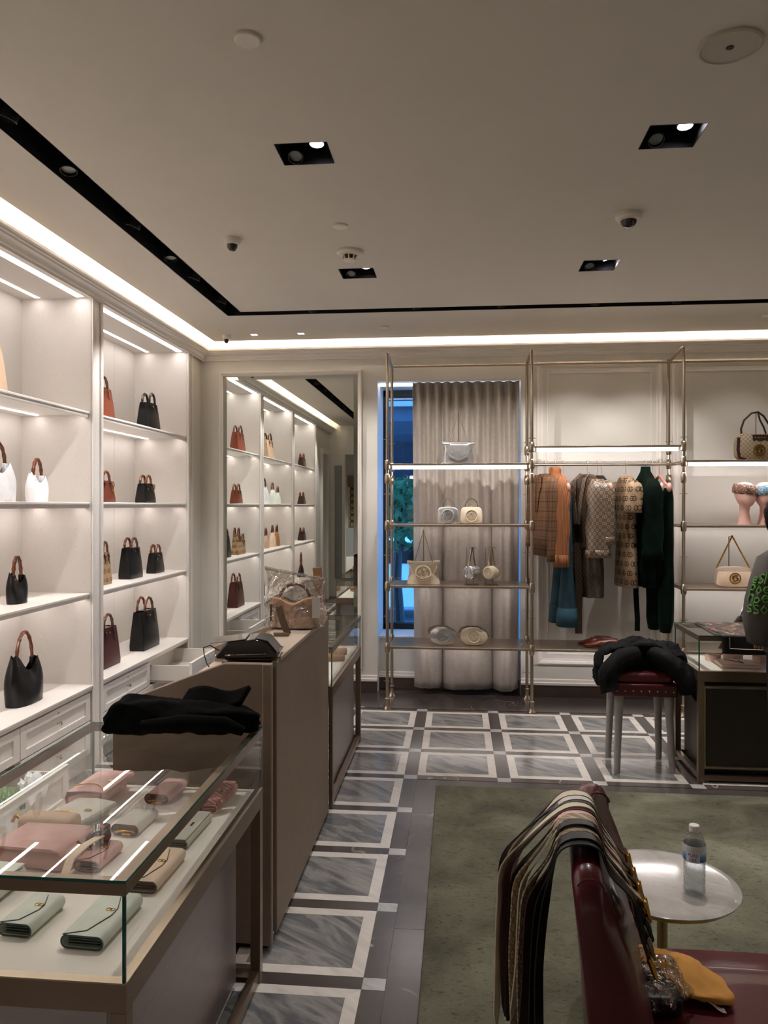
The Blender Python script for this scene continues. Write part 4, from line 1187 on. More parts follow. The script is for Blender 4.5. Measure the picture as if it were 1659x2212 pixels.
def frame_bag(label, col, x, z, w, h, d, chain_top, body_emb, lit=1):
    t = proto('chain_bag', label, 'handbag', 'metallic and cream bags on the pipe rack')
    mb = MB(); rs = []
    for i in range(12):
        k = i / 11; r_ = []
        hw = w / 2 * (1.03 - .16 * sin(pi * k * .62) if k < .8 else .90); hd = d / 2 * (1 - .6 * k)
        for j in range(28):
            a = 2 * pi * j / 28; cx, sy = cos(a), sin(a)
            r_.append((hw * math.copysign(abs(cx) ** .6, cx), hd * math.copysign(abs(sy) ** .8, sy) * (1 + .08 * sin(5 * a + 4 * k)), h * .88 * k))
        rs.append(r_)
    mb.rings(rs); mb.build('body', col, t, smooth=80)
    MB().grid(lambda u, v: (-w * .5 + w * u, -d * .12 - .006 * sin(2 * pi * u) + .024 * v, h * (.86 + .0) + h * .12 * v * (1 if 0 else 1) - .006 * sin(pi * u)), 20, 3).build('top_frame', col, t, smooth=60, solid=.010)
    mb = MB(); pts = [(-w * .42, -d * .45, h * .80), (-w * .30, -d * .62, h * .45), (0, -d * .66, h * .24), (w * .30, -d * .62, h * .42), (w * .42, -d * .45, h * .80)]
    mb.tube([V(pts[0]).lerp(V(pts[1]), k / 3) for k in range(3)] + [V(pts[1]).lerp(V(pts[2]), k / 3) for k in range(3)] + [V(pts[2]).lerp(V(pts[3]), k / 3) for k in range(3)] + [V(pts[3]).lerp(V(pts[4]), k / 3) for k in range(4)], .006, flat=(.004, .014), up=(0, 1, 0))
    mb.build('strap', col, t, smooth=60)
    if body_emb: emblem(MB(), (0, -d * .5, h * .46), h * .33, .008).build('emblem', col, t)
    mb = MB()
    for s in (-1, 1):
        n = 26
        for i in range(n + 1):
            k = i / n; mb.ell((s * w * .27 * (1 - k), 0, h * .96 + (chain_top - h * .96) * k), (.0035, .002 if i % 2 else .0035, .005), 6, 4)
    mb.build('chain', 'nickel' if col != 'l_cream' else 'bronze', t)
    MB().tube([(0, .02, 0), (0, .02, chain_top + .004), (0, 0, chain_top + .004)], .003, 6).build('display_stand', 'bronze', t)
    place(t, (x, 6.18, z + .001)); return t


frame_bag('crinkled silver frame bag with a chain on the lit top shelf', 'silver_leather', .002, 1.93, .262, .185, .10, .425, False)
frame_bag('cream frame bag with a chain and round emblem on the third shelf', 'l_cream', -.278, .973, .262, .185, .10, .425, True)
for col, x, lb, hw in (('silver_leather', -.083, 'silver round-emblem mini bag with a top handle', 'edge_dark'), ('l_cream', .104, 'cream round-emblem mini bag with a top handle', 'bronze')):
    t = proto('mini_top_handle_bag', lb, 'handbag', 'metallic and cream bags on the pipe rack')
    mb = MB(); rs = []
    for y, s in ((-.038, .90), (-.034, .97), (-.02, 1), (.02, 1), (.034, .97), (.038, .90)):
        rs.append([(s * .086 * math.copysign(abs(cos(a)) ** .42, cos(a)) * (1 - .0 * sin(a)) * (1.0 - .06 * sin(a)), y, .068 + s * .068 * math.copysign(abs(sin(a)) ** .42, sin(a))) for a in [2 * pi * i / 40 for i in range(40)]])
    mb.rings(rs); mb.build('body', col, t, smooth=50)
    e = MB().lathe([(.052, 0), (.052, .006), (.049, .008)], n=40); e.xf(Matrix.Translation((0, -.036, .066)) @ Matrix.Rotation(R(90), 4, 'X')); eo = e.build('emblem_disc', col, t)
    emblem(MB(), (0, -.046, .066), .046, .006, ring=True).build('emblem', col, eo)
    MB().tube(arc((0, .135), .050, 0, 180, 18, 'xz', 0, 1, 1.35), .004, 8).build('handle', hw if col[0] == 'l' else 'nickel', t)
    mb = MB().box(-.022, .022, -.030, -.018, .128, .142); mb.build('clasp', 'gold' if col[0] == 'l' else 'nickel', t, bevel=.003)
    place(t, (x, 6.16, 1.453))
for col, x, lb in (('silver_leather', .110, 'silver barrel bag hanging by its strap from a small stand'), ('l_cream', .262, 'cream barrel bag hanging by its strap from a small stand')):
    t = proto('barrel_bag', lb, 'handbag', 'metallic and cream bags on the pipe rack')
    ax = Matrix.Rotation(R(-32), 4, 'Z')
    mb = MB(); mb.lathe([(.046, -.055), (.052, -.050), (.052, .050), (.046, .055)], n=32); mb.xf(ax @ Matrix.Translation((0, 0, .098)) @ Matrix.Rotation(R(90), 4, 'X')); mb.build('body', col, t)
    e = emblem(MB(), (0, -.057, .098), .040, .005); e.xf(ax); e.build('emblem', col, t)
    mb = MB()
    for s, r_ in ((-1, 0), (1, 0)):
        mb.tube([ax @ V((0, s * .048, .145)), ax @ V((-.004, s * .030, .20)), ax @ V((0, s * .012, .27)), ax @ V((0, 0, .292))], .008, flat=(.022, .004), up=tuple(ax @ V((1, 0, 0))))
    mb.build('strap', col, t, smooth=30)
    mb = MB()
    for s in (-1, 1):
        for z in (.155, .18): mb.box(-.015, .015, s * .046 - .004, s * .046 + .004, z, z + .006)
    mb.xf(ax); mb.build('buckle', 'nickel', t)
    mb = MB().tube([(-.045, .03, .004), (-.045, .03, .290), (.0, .0, .294), (.03, -.01, .29)], .0025, 6); mb.tube([(.012, .04, .004), (.012, .04, .10)], .0025, 6)
    mb.box(-.06, .05, -.03, .06, 0, .006); mb.build('display_stand', 'bronze', t)
    place(t, (x, 6.14, .974))
for col, x, lb in (('silver_leather', -.118, 'silver oval bag with a raised round emblem on the low shelf'), ('l_cream', .125, 'cream oval bag with a raised round emblem on the low shelf')):
    t = proto('oval_bag', lb, 'handbag', 'metallic and cream bags on the pipe rack')
    mb = MB(); rs = []
    for y, s in ((-.034, .92), (-.03, .98), (-.018, 1), (.018, 1), (.03, .98), (.034, .92)):
        rs.append([(s * .108 * cos(a), y, .070 + s * .070 * math.copysign(abs(sin(a)) ** .85, sin(a))) for a in [2 * pi * i / 44 for i in range(44)]])
    mb.rings(rs); mb.build('body', col, t, smooth=50)
    mb = emblem(MB(), (0, -.036, .072), .048, .006); mb.build('emblem', col, t)
    mb = MB().tube([(-.105 , -.02, .085), (-.118, -.02, .10), (-.10, -.025, .135), (-.05, -.03, .152), (.03, -.025, .150), (.09, -.02, .115), (.112, -.018, .075)], .006, flat=(.012, .005), up=(0, 1, 0)); mb.build('strap', 'bronze' if col == 'l_cream' else 'nickel', t, smooth=60)
    MB().ell((-.115, -.02, .09), (.012, .008, .012), 10, 6).build('ring', 'nickel', t)
    place(t, (x, 6.15, .494), R(-4))

# ---- right bay of the rack
t = proto('canvas_shoulder_bag', 'lattice canvas shoulder bag with studded dark strap and gold emblem', 'handbag')
mb = MB(); rs = []
for y, s in ((-.045, .94), (-.038, 1), (.038, 1), (.045, .94)):
    rs.append([(s * .16 * math.copysign(abs(cos(a)) ** .35, cos(a)) * (1 - .06 * (sin(a) > .0) * sin(a)), y, .10 + s * .10 * math.copysign(abs(sin(a)) ** .5, sin(a))) for a in [2 * pi * i / 44 for i in range(44)]])
mb.rings(rs); mb.build('body', 'canvas', t, smooth=50)
mb = MB()
for s in (-1, 1): MB().tube([(s * .150, -.046, .175), (s * .156, -.046, .08), (s * .145, -.046, .02), (s * .10, -.046, .004)], .012, flat=(.022, .004), up=(0, 1, 0)).build('side_trim', 'l_choc', t)
MB().prism([(-.05, .195), (.07, .195), (.062, .150), (.035, .160), (.01, .145), (-.02, .160), (-.045, .150)], 'y', -.052, -.046).build('scalloped_trim', 'l_choc', t, bevel=.002)
mb = MB()
for x in (-.03, -.008, .015, .038): mb.ell((x, -.054, .172), (.006, .004, .006), 8, 5)
mb.build('studs', 'nickel', t)
emblem(MB(), (0, -.052, .075), .042, .008).build('emblem', 'gold', t)
mb = MB().tube([(-.12, -.02, .19), (-.125, -.02, .24), (-.095, 0, .31), (-.04, .0, .365), (.01, 0, .372), (.05, 0, .34), (.10, -.01, .25), (.115, -.02, .19)], .0075, 8); mb.tube([(.0, -.02, .37), (.01, -.03, .31), (.04, -.03, .25), (.06, -.02, .20)], .007, 8); mb.build('strap', 'l_darkbrown', t)
mb = MB()
for x in (-.12, .06): mb.tube([(x - .008, -.03, .195), (x + .012, -.03, .205)], .006, 8)
mb.build('strap_ring', 'gold', t)
MB().tube([(0, .02, .002), (0, .02, .372)], .0035, 6).build('display_stand', 'bronze', t)
place(t, (2.285, 6.17, 1.946))
t = proto('flap_shoulder_bag', 'cream flap shoulder bag with a gold chain and a round gold emblem', 'handbag')
mb = MB(); rs = []
for y, s in ((-.034, .94), (-.028, 1), (.028, 1), (.034, .94)):
    rs.append([(s * (.128 - .014 * sin(a)) * math.copysign(abs(cos(a)) ** .4, cos(a)), y, .078 + s * .078 * math.copysign(abs(sin(a)) ** .45, sin(a))) for a in [2 * pi * i / 44 for i in range(44)]])
mb.rings(rs); mb.build('body', 'l_peach', t, smooth=50)
mb = emblem(MB(), (.004, -.038, .068), .040, .008); mb.lathe([(.0, 0)], n=3) if 0 else None; mb.build('emblem', 'gold', t)
mb = MB()
for s in (-1, 1):
    for i in range(22):
        k = i / 21; mb.ell((s * .118 * (1 - k) - .006 * k, 0, .155 + .235 * k), (.0065, .0035 if i % 2 else .006, .009), 7, 5)
mb.build('chain', 'gold', t)
mb = MB().tube([(-.02, .03, .004), (-.02, .03, .385), (-.004, .0, .392)], .004, 6); mb.box(-.09, .09, -.03, .05, 0, .004); mb.build('display_stand', 'bronze', t)
place(t, (2.108, 6.17, .974))
t = proto('dark_hobo', 'dark brown hobo bag on a stand behind the scarf', 'handbag')
mb = MB(); rs = []
for i in range(10):
    k = i / 9; rs.append([((.15 * (1 - .85 * k) + .0) * math.copysign(abs(cos(a)) ** .7, cos(a)) + .02 * k, .05 * (1 - .5 * k) * sin(a), .25 * k ** .9) for a in [2 * pi * i_ / 24 for i_ in range(24)]])
mb.rings(rs); mb.build('body', 'l_darkbrown', t, smooth=80)
mb = MB().tube([(.0, 0, .22), (.04, 0, .32), (.08, 0, .41), (.105, 0, .43), (.12, 0, .40)], .009, 8); mb.build('strap', 'silver_leather', t)
MB().tube([(.11, .02, .0), (.11, .02, .43)], .0035, 6).build('display_stand', 'bronze', t)
place(t, (2.16, 6.20, .494))
M['pink_matte'] = mat('matte_pink', '#e0b3a8', .5, var=.03)
for i, (x, ang, c_, lb) in enumerate(((2.196, 14, floral('brown_headscarf', '#6d4a3a', ('#e5cdb9', '#2f1b14', '#b88f74'), 40, .35), 'pink mannequin head wearing a brown and cream headband'), (2.345, -20, floral('blue_headscarf', '#2b5f9c', ('#dfe6d8', '#79b7a5', '#e8b59a'), 26, .3), 'pink mannequin head wearing a blue and green headband'))):
    t = proto('mannequin_head', lb, 'mannequin', 'pink mannequin heads')
    prof = [(0, .052, .050, 0), (.02, .046, .046, 0), (.09, .034, .038, .0), (.135, .034, .044, -.004), (.152, .042, .060, -.022), (.18, .060, .074, -.020), (.225, .074, .086, -.012), (.262, .078, .088, -.006), (.295, .068, .078, 0), (.318, .045, .052, 0), (.328, .016, .02, 0)]
    mb = MB().rings([[(a * cos(u), oy + b * sin(u) * (1.08 if sin(u) < 0 and .13 < z < .2 and abs(cos(u)) < .5 else 1), z) for u in [2 * pi * j / 28 for j in range(28)]] for z, a, b, oy in prof])
    mb.build('head', 'pink_matte', t, smooth=80)
    mb = MB(); rs = []
    for z, e in ((.228, .004), (.240, .010), (.258, .008), (.272, .012), (.288, .008), (.300, .003)):
        k = (z - .225) / .07; a = .075 + .004 * (1 - abs(k - .4)) - .010 * max(0, k - .5); b = a + .011
        rs.append([((a + e) * cos(u), -.006 + (b + e) * sin(u) * (1 + .05 * (sin(u) < -.8)), z + .008 * sin(u) - .014 * cos(u) * (1 if i == 0 else -1) + .008 * (sin(u) < -.7)) for u in [2 * pi * j / 36 for j in range(36)]])
    mb.rings(rs, caps=(0, 0)); mb.build('headband', c_, t, smooth=60)
    place(t, (x, 6.18, 1.453), R(ang))
# loafers
M['loafer'] = mat('chestnut_leather', '#6b3220', .28, var=.2, vs=20, coat=.2)
for i, (x, y, rz, lb) in enumerate(((1.112, 6.14, -4, 'chestnut loafer nearer the camera on the low shelf'), (1.085, 6.245, -12, 'chestnut loafer behind the other on the low shelf'))):
    t = proto('loafer', lb, 'shoe', 'pair of chestnut loafers')
    def sec(k):
        hw = .024 + .019 * sin(pi * min(1, .12 + .55 * k)) + (.010 * math.exp(-((k - .28) / .16) ** 2)) - .004
        if k < .08: hw *= .45 + .55 * (k / .08) ** .5
        if k > .94: hw *= .55 + .45 * ((1 - k) / .06) ** .5
        top = .022 + .040 * min(1, (k / .42)) ** 1.2
        if k > .45: top = .062 + .012 * min(1, (k - .45) / .3) - .012 * (k > .95)
        return hw, top
    mb = MB(); rs = []
    for j in range(29):
        k = j / 28; hw, top = sec(k); x_ = -.135 + .27 * k; zb = .010 + .004 * (k < .06) + .0
        r_ = []
        for q in range(16):
            a = 2 * pi * q / 16; r_.append((x_, hw * math.copysign(abs(cos(a)) ** .7, cos(a)) * (1 if sin(a) < 0 else 1 - .25 * sin(a)), zb + (top - zb) * (.5 + .5 * math.copysign(abs(sin(a)) ** .8, sin(a)))))
        rs.append(r_)
    mb.rings(rs); mb.build('upper', 'loafer', t, smooth=60)
    MB().ell((.055, 0, .068), (.070, .024, .009), 20, 8).build('opening', 'edge_brown', t)
    mb = MB().rings([[(-.137 + .274 * k, s * (sec(k)[0] + .002), z) for k, s in [(j / 14, -1) for j in range(15)] + [(1 - j / 14, 1) for j in range(15)]] for z in (.004, .012)]); mb.build('sole', 'edge_brown', t)
    MB().box(.06, .13, -.028, .028, -.006 + .006, .022).build('heel', 'edge_brown', t, bevel=.003)
    MB().tube([(-.032, -.030, .052), (-.030, -.012, .066), (-.03, .012, .066), (-.032, .030, .052)], .003, 6).build('metal_bit', 'gold', t)
    place(t, (x, y, .494), R(rz))
# ============================================================ CLOTHES
M['plaid'] = plaid('brown_check_wool')
M['knit'] = ribbed('rust_rib_knit', '#7d4526', '#ad7448', .012)
M['denim'] = mat('teal_denim', '#1c3d4b', .8, var=.35, vs=7, bump=.1, bs=200)
M['silk'] = canvas('lattice_silk', '#66564a', '#998873', .026, .28)
M['silk_dark'] = canvas('dark_lattice_silk', '#3a2c22', '#5e4d3e', .020, .28)
M['print'] = linked_print('ring_print_knit', '#a88c6c', '#2a1c14', .085, .072)
M['print_dark'] = linked_print('shaded_ring_print_knit', '#6e5642', '#2a1c14', .058, .075)
M['velvet'] = mat('bottle_green_velvet', '#030e08', .85, var=.5, vs=9, spec=.12, sheen=.06, bump=.2, bs=14)
M['velvet'].node_tree.nodes['Principled BSDF'].inputs['Sheen Tint'].default_value = (.05, .4, .22, 1)
M['lining'] = mat('black_lining', '#0c0a0a', .8)
M['hanger'] = mat('pink_hanger', '#c48d82', .4, var=.03)
M['hanger_pad'] = mat('pale_pink_pad', '#e4aea3', .5, var=.03)


def fold_ring(cx, cy, z, a, b, n=36, amp=.0, k=6, ph=0, pw=.85):
    return [(cx + a * math.copysign(abs(cos(u)) ** pw, cos(u)) * (1 + amp * .5 * sin(k * u + ph)), cy + b * math.copysign(abs(sin(u)) ** pw, sin(u)) * (1 + amp * sin(k * u + ph)), z) for u in [2 * pi * j / n for j in range(n)]]


def hanger(par, w=.19, pads=True, drop=.085):
    mb = MB().tube([(0, 0, -.075), (0, 0, .0), (.004, 0, .02), (.013, 0, .034), (.010, 0, .046), (0, 0, .050), (-.010, 0, .044), (-.012, 0, .034)], .0018, 6)
    mb.build('hook', 'nickel', par)
    MB().tube([(-w, 0, -.075 - drop), (-w * .55, 0, -.075 - drop * .62), (-w * .15, 0, -.085), (0, 0, -.07), (w * .15, 0, -.085), (w * .55, 0, -.075 - drop * .62), (w, 0, -.075 - drop)], [.008, .011, .012, .014, .012, .011, .008], 8).build('hanger_bar', 'hanger', par)
    if pads:
        for s in (-1, 1): MB().ell((s * w, 0, -.08 - drop), (.028, .018, .036), 14, 10).build('shoulder_pad', 'hanger_pad', par)


def garment(name, label, x, ang, torso, sleeves, m, ms, closed=True, pads=False, w=.19, cuffs=None, bottom=0, parts=()):
    """torso: [(z, half width, half depth, yoff, fold)], sleeves: per side lists of (x, y, z, rx, ry)"""
    t = proto(name, label, 'clothing', 'garments on the hanging rail')
    hanger(t, w, pads)
    mb = MB().rings([fold_ring(0, yo, z, a, b, 40, f, 7, z * 6) for z, a, b, yo, f in torso], caps=(0, 0))
    mb.build('body', m, t, smooth=80, solid=.004)
    for s, sl in zip((-1, 1), sleeves):
        if not sl: continue
        mb = MB().rings([fold_ring(s * px, py, pz, rx, ry, 20, .10, 4, pz * 22 + s) for px, py, pz, rx, ry in sl], caps=(1, 0))
        so = mb.build('sleeve', ms, t, smooth=80, solid=.003)
        if cuffs:
            px, py, pz, rx, ry = sl[-1]
            MB().rings([fold_ring(s * px, py, z, rx + .002, ry + .002, 20, .08, 4, 1) for z in (pz + cuffs[1], pz + cuffs[1] * .5, pz - .004)], caps=(0, 0)).build('cuff', cuffs[0], so, smooth=60, solid=.004)
    place(t, (x, 6.24, 1.905), R(ang - 90)); return t


def std_sleeve(x0, zt, zb, rx, ry, y=0, end=.8):
    n = 9; return [(x0 - .012 * (i == 0) + .030 * sin(pi * .5 * i / n), y - .02 * (i / n), zt + (zb - zt) * i / n, rx * (.45 if i == 0 else (.85 if i == 1 else 1 - (1 - end) * i / n)), ry * (.5 if i == 0 else (.9 if i == 1 else 1 - (1 - end) * i / n))) for i in range(n + 1)]


S_ = lambda zt: [(zt, .045, .035, 0, 0), (zt - .02, .085, .045, 0, 0), (zt - .05, .165, .058, 0, .02)]
bl = garment('check_blazer', 'brown checked wool blazer at the left end of the hanging rail', .690, 18,
             [(-.055, .05, .045, 0, 0), (-.075, .09, .052, 0, 0), (-.11, .172, .060, 0, .02), (-.20, .188, .068, 0, .03), (-.40, .172, .066, 0, .05), (-.55, .178, .070, 0, .06), (-.70, .192, .076, 0, .08)],
             [std_sleeve(.175, -.09, -.64, .048, .062), std_sleeve(.175, -.09, -.74, .048, .064)], 'plaid', 'plaid')
for s in (-1, 1):
    MB().prism([(s * .012, -.06), (s * .075, -.085), (s * .082, -.16), (s * .055, -.22), (s * .010, -.36)], 'y', -.078, -.070).build('lapel', 'plaid', bl, smooth=0)
mb = MB()
for i in range(4): mb.ell((.215, -.055 + .012, -.66 - .018 * i), (.005, .008, .007), 8, 6)
mb.build('cuff_buttons', 'gold', bl)
kn = garment('ribbed_turtleneck', 'rust ribbed turtleneck sweater with turned-up cuffs', .765, 12,
             [(.0, .040, .034, 0, .1), (-.02, .055, .042, 0, .15), (-.045, .045, .040, 0, .15), (-.06, .060, .045, 0, 0), (-.09, .15, .055, 0, .02), (-.2, .175, .060, 0, .04), (-.5, .17, .062, 0, .06), (-.72, .165, .058, 0, .08)],
             [std_sleeve(.170, -.08, -.62, .045, .055), std_sleeve(.175, -.08, -.775, .048, .058, end=1.0)], 'knit', 'knit', cuffs=('knit', .09))
je = proto('flared_jeans', 'teal flared jeans clipped to a pink hanger', 'clothing', 'garments on the hanging rail'); hanger(je, .19, True)
for s in (-1, 1): MB().tube([(s * .10, 0, -.14), (s * .10, 0, -.215)], .006, flat=(.02, .012), up=(0, 1, 0)).build('clip', 'lining', je)
for s in (-1, 1):
    mb = MB().rings([fold_ring(s * px, .01 * s, z, a, b, 24, .04, 4, z) for z, px, a, b in ((-.205, .085, .088, .020), (-.24, .085, .09, .030), (-.50, .095, .085, .035), (-.80, .10, .070, .042), (-.98, .105, .078, .058), (-1.12, .105, .090, .070), (-1.235, .105, .100, .082))], caps=(1, 0))
    lg = mb.build('leg', 'denim', je, smooth=80, solid=.003)
    MB().rings([fold_ring(s * .105, .01 * s, z, a, b, 24, .04, 4, z) for z, a, b in ((-1.10, .092, .072), (-1.245, .104, .086))], caps=(0, 0)).build('hem_band', 'denim', lg, solid=.003)
MB().rings([fold_ring(0, 0, z, .178, .026, 30) for z in (-.205, -.235)], caps=(0, 0)).build('waistband', 'denim', je, solid=.005)
place(je, (.83, 6.24, 1.905), R(4 - 90))
ro = garment('lattice_robe', 'long brown lattice-print silk robe with a hanging tie belt', 1.018, 19,
             [(-.06, .05, .048, 0, 0), (-.08, .09, .055, 0, 0), (-.115, .17, .066, 0, .03), (-.3, .185, .082, 0, .08), (-.56, .165, .070, 0, .12), (-.64, .160, .068, 0, .15), (-.8, .175, .082, 0, .15), (-1.02, .18, .085, 0, .18)],
             [std_sleeve(.17, -.10, -.62, .06, .075, end=1.1), std_sleeve(.175, -.10, -.70, .066, .082, end=1.15)], 'silk_dark', 'silk', cuffs=('silk', .055))
MB().tube([(-.17, -.02, -.60), (-.12, -.085, -.61), (.02, -.090, -.615), (.15, -.07, -.61), (.18, .0, -.60)], .01, flat=(.035, .006), up=(0, 1, 0)).build('belt', 'silk_dark', ro)
MB().tube([(.04, -.094, -.60), (.035, -.10, -.75), (.05, -.095, -.95), (.045, -.10, -1.15), (.05, -.10, -1.31)], .01, flat=(.055, .004), up=(1, -.3, 0)).build('belt_end', 'silk_dark', ro)
MB().tube([(.0, -.094, -.60), (-.01, -.10, -.72), (.0, -.10, -.92)], .01, flat=(.045, .004), up=(1, -.3, 0)).build('belt_end', 'silk_dark', ro)
for s in (-1, 1): MB().tube([(s * .055, -.02, -.055), (s * .075, -.068, -.10), (s * .06, -.086, -.25), (s * .02, -.088, -.45)], .01, flat=(.05, .005), up=(0, 1, 0)).build('shawl_collar', 'silk', ro)
sh = garment('lattice_shirt', 'lattice-print silk pyjama shirt with a black inside behind the robe', 1.098, 13,
             [(-.07, .05, .044, 0, 0), (-.09, .09, .05, 0, 0), (-.125, .165, .055, 0, .03), (-.4, .17, .06, 0, .08), (-.66, .165, .06, 0, .1)],
             [None, std_sleeve(.17, -.11, -.60, .052, .062, end=1.1)], 'lining', 'silk', cuffs=('silk', .055))
eh = proto('empty_hanger', 'empty pink padded hanger between the lattice shirt and the ring-print dress', 'hanger'); hanger(eh, .19, True); place(eh, (1.128, 6.24, 1.905), R(10 - 90))
dr = garment('ring_print_dress', 'beige ring-print short-sleeved knit dress', 1.318, 8,
             [(-.075, .05, .045, 0, 0), (-.095, .09, .05, 0, 0), (-.13, .160, .046, 0, .02), (-.3, .165, .052, 0, .03), (-.5, .155, .050, 0, .03), (-.75, .165, .056, 0, .05), (-.94, .172, .062, 0, .06)],
             [std_sleeve(.165, -.115, -.34, .045, .052, end=1.15), std_sleeve(.17, -.115, -.36, .05, .058, end=1.2)], 'print', 'print')
MB().rings([fold_ring(.19, -.02, z, .05, .060, 20) for z in (-.363, -.366)]).build('sleeve_inside', 'lining', dr)
vt = garment('velvet_blouse', 'dark green velvet high-neck blouse with long trailing panels', 1.468, 6,
             [(.0, .035, .032, 0, .05), (-.04, .045, .036, 0, 0), (-.08, .10, .05, 0, 0), (-.12, .165, .060, 0, .03), (-.3, .17, .060, 0, .12), (-.6, .17, .072, 0, .18), (-.78, .18, .085, 0, .25), (-.94, .15, .06, 0, .25)],
             [std_sleeve(.17, -.10, -.70, .045, .06), std_sleeve(.175, -.10, -.72, .05, .065, end=1.2)], 'velvet', 'velvet')
MB().tube([(-.02, -.07, -.75), (.0, -.075, -1.0), (.02, -.07, -1.20), (.015, -.07, -1.29)], .01, flat=(.04, .006), up=(1, -.3, 0)).build('trailing_panel', 'velvet', vt)
vs = proto('velvet_camisole', 'dark green velvet camisole on a padded hanger', 'clothing', 'garments on the hanging rail'); hanger(vs, .18, True)
MB().rings([fold_ring(0, 0, z, a, b, 32, f, 6, z * 5) for z, a, b, f in ((-.16, .10, .04, .05), (-.20, .14, .05, .08), (-.5, .15, .055, .12), (-.85, .16, .06, .15))], caps=(0, 0)).build('body', 'velvet', vs, smooth=80, solid=.003)
for s in (-1, 1): MB().tube([(s * .09, 0, -.17), (s * .075, 0, -.085)], .004, 6).build('shoulder_strap', 'velvet', vs)
place(vs, (1.520, 6.24, 1.905), R(8 - 90))
vp = proto('velvet_trousers', 'dark green velvet trousers at the right end of the rail', 'clothing', 'garments on the hanging rail'); hanger(vp, .17, True)
for s in (-1, 1):
    MB().rings([fold_ring(s * .08, .012 * s, z, a, b, 22, .12, 5, z * 9) for z, a, b in ((-.17, .08, .03), (-.25, .085, .042), (-.6, .085, .05), (-.95, .08, .05), (-1.2, .075, .048), (-1.29, .05, .034))], caps=(1, 1)).build('leg', 'velvet', vp, smooth=80)
place(vp, (1.575, 6.24, 1.905), R(10 - 90))

# ============================================================ STOOL AND JACKET
M['wrap'] = mat('plastic_wrapped_leg', '#a7a3a0', .35, var=.10, vs=30, bump=.3, bs=40)
t = thing('stool', 'burgundy leather stool with nail studs and pale plastic-wrapped legs', 'stool', (1.105, 4.88, 0))
for k, (bx, by, tx, ty) in enumerate(((.948, 4.735, .965, 4.755), (1.275, 4.755, 1.255, 4.770), (.950, 5.02, .965, 5.00), (1.262, 5.02, 1.250, 5.0))):
    MB().tube([(bx, by, .0), (bx, by, .02), ((bx + tx) / 2, (by + ty) / 2, .25), (tx, ty, .47)], [.017, .019, .022, .028], 14).build('leg', 'wrap', t)
MB().box(.92, 1.30, 4.715, 5.045, .458, .535).build('seat_frame', 'burgundy', t, bevel=.012, seg=3)
MB().box(.935, 1.285, 4.73, 5.03, .530, .60).build('seat_cushion', 'burgundy', t, bevel=.03, seg=5)
mb = MB()
for i in range(8): mb.ell((.945 + .047 * i, 4.714, .492), (.005, .003, .005), 8, 6)
for i in range(6): mb.ell((.919, 4.75 + .05 * i, .492), (.003, .005, .005), 8, 6)
mb.build('nail_studs', 'nickel', t)
# jacket: lofted arch of crumpled fabric over the seat, with sleeves
M['camo'] = floral('black_camouflage_nylon', '#080809', ('#121214', '#0e0e10', '#17171a'), 9, .4)
M['camo'].node_tree.nodes['Principled BSDF'].inputs['Roughness'].default_value = .75; M['camo'].node_tree.nodes['Principled BSDF'].inputs['Specular IOR Level'].default_value = .15
t = thing('jacket', 'black camouflage jacket thrown over the burgundy stool', 'jacket', (1.12, 4.9, .60))
def jk(u, v):
    th = pi * (1 - u)
    x = 1.115 + (.245 + .02 * sin(5 * v)) * cos(th) * (1 + .05 * sin(9 * u + 3 * v)); zz = .615 + .115 * sin(th) ** .7 + .02 * sin(7 * u + 5 * v) * sin(th)
    if u < .12: zz = .615 - (.12 - u) * 1.05
    if u > .88: zz = .615 - (u - .88) * 1.0
    y = 4.80 + .27 * v + .012 * sin(11 * u)
    zz += .022 * sin(13 * u) * sin(8 * v) * .6 + .010 * sin(23 * u + 4 * v)
    zz *= 1
    return (x, y, zz + .02 * sin(pi * v))
MB().grid(jk, 46, 18).build('body', 'camo', t, smooth=80, solid=.014, crumple=((.055, .09), (.022, .035)))
mb = MB().tube([(1.11, 4.79, .705), (.98, 4.755, .69), (.905, 4.735, .62), (.885, 4.72, .545), (.900, 4.71, .49)], [.05, .062, .064, .060, .056], 14, caps=(1, 0)); mb.build('sleeve', 'camo', t, smooth=80, crumple=((.03, .07), (.014, .03)))
mb = MB().tube([(1.13, 4.80, .715), (1.22, 4.76, .685), (1.30, 4.72, .63), (1.355, 4.70, .56), (1.37, 4.69, .495)], [.045, .060, .066, .070, .072], 14, caps=(1, 0)); mb.build('sleeve', 'camo', t, smooth=80, crumple=((.03, .07), (.014, .03)))
MB().ell((1.12, 4.94, .615), (.20, .12, .105), 30, 14).build('lining', 'lining', t, smooth=80, crumple=((.04, .08),))
MB().tube([(1.05, 4.83, .735), (1.10, 4.80, .752), (1.17, 4.80, .752), (1.23, 4.84, .73)], [.018, .026, .026, .016], 10).build('collar', 'camo', t, smooth=80)
MB().grid(lambda u, v: (1.34 + .10 * u, 4.70 + .01 * v, .56 - .15 * v * (.35 + .65 * u) + .01 * sin(9 * u)), 8, 8).build('lining_flap', 'lining', t, smooth=60, solid=.004)

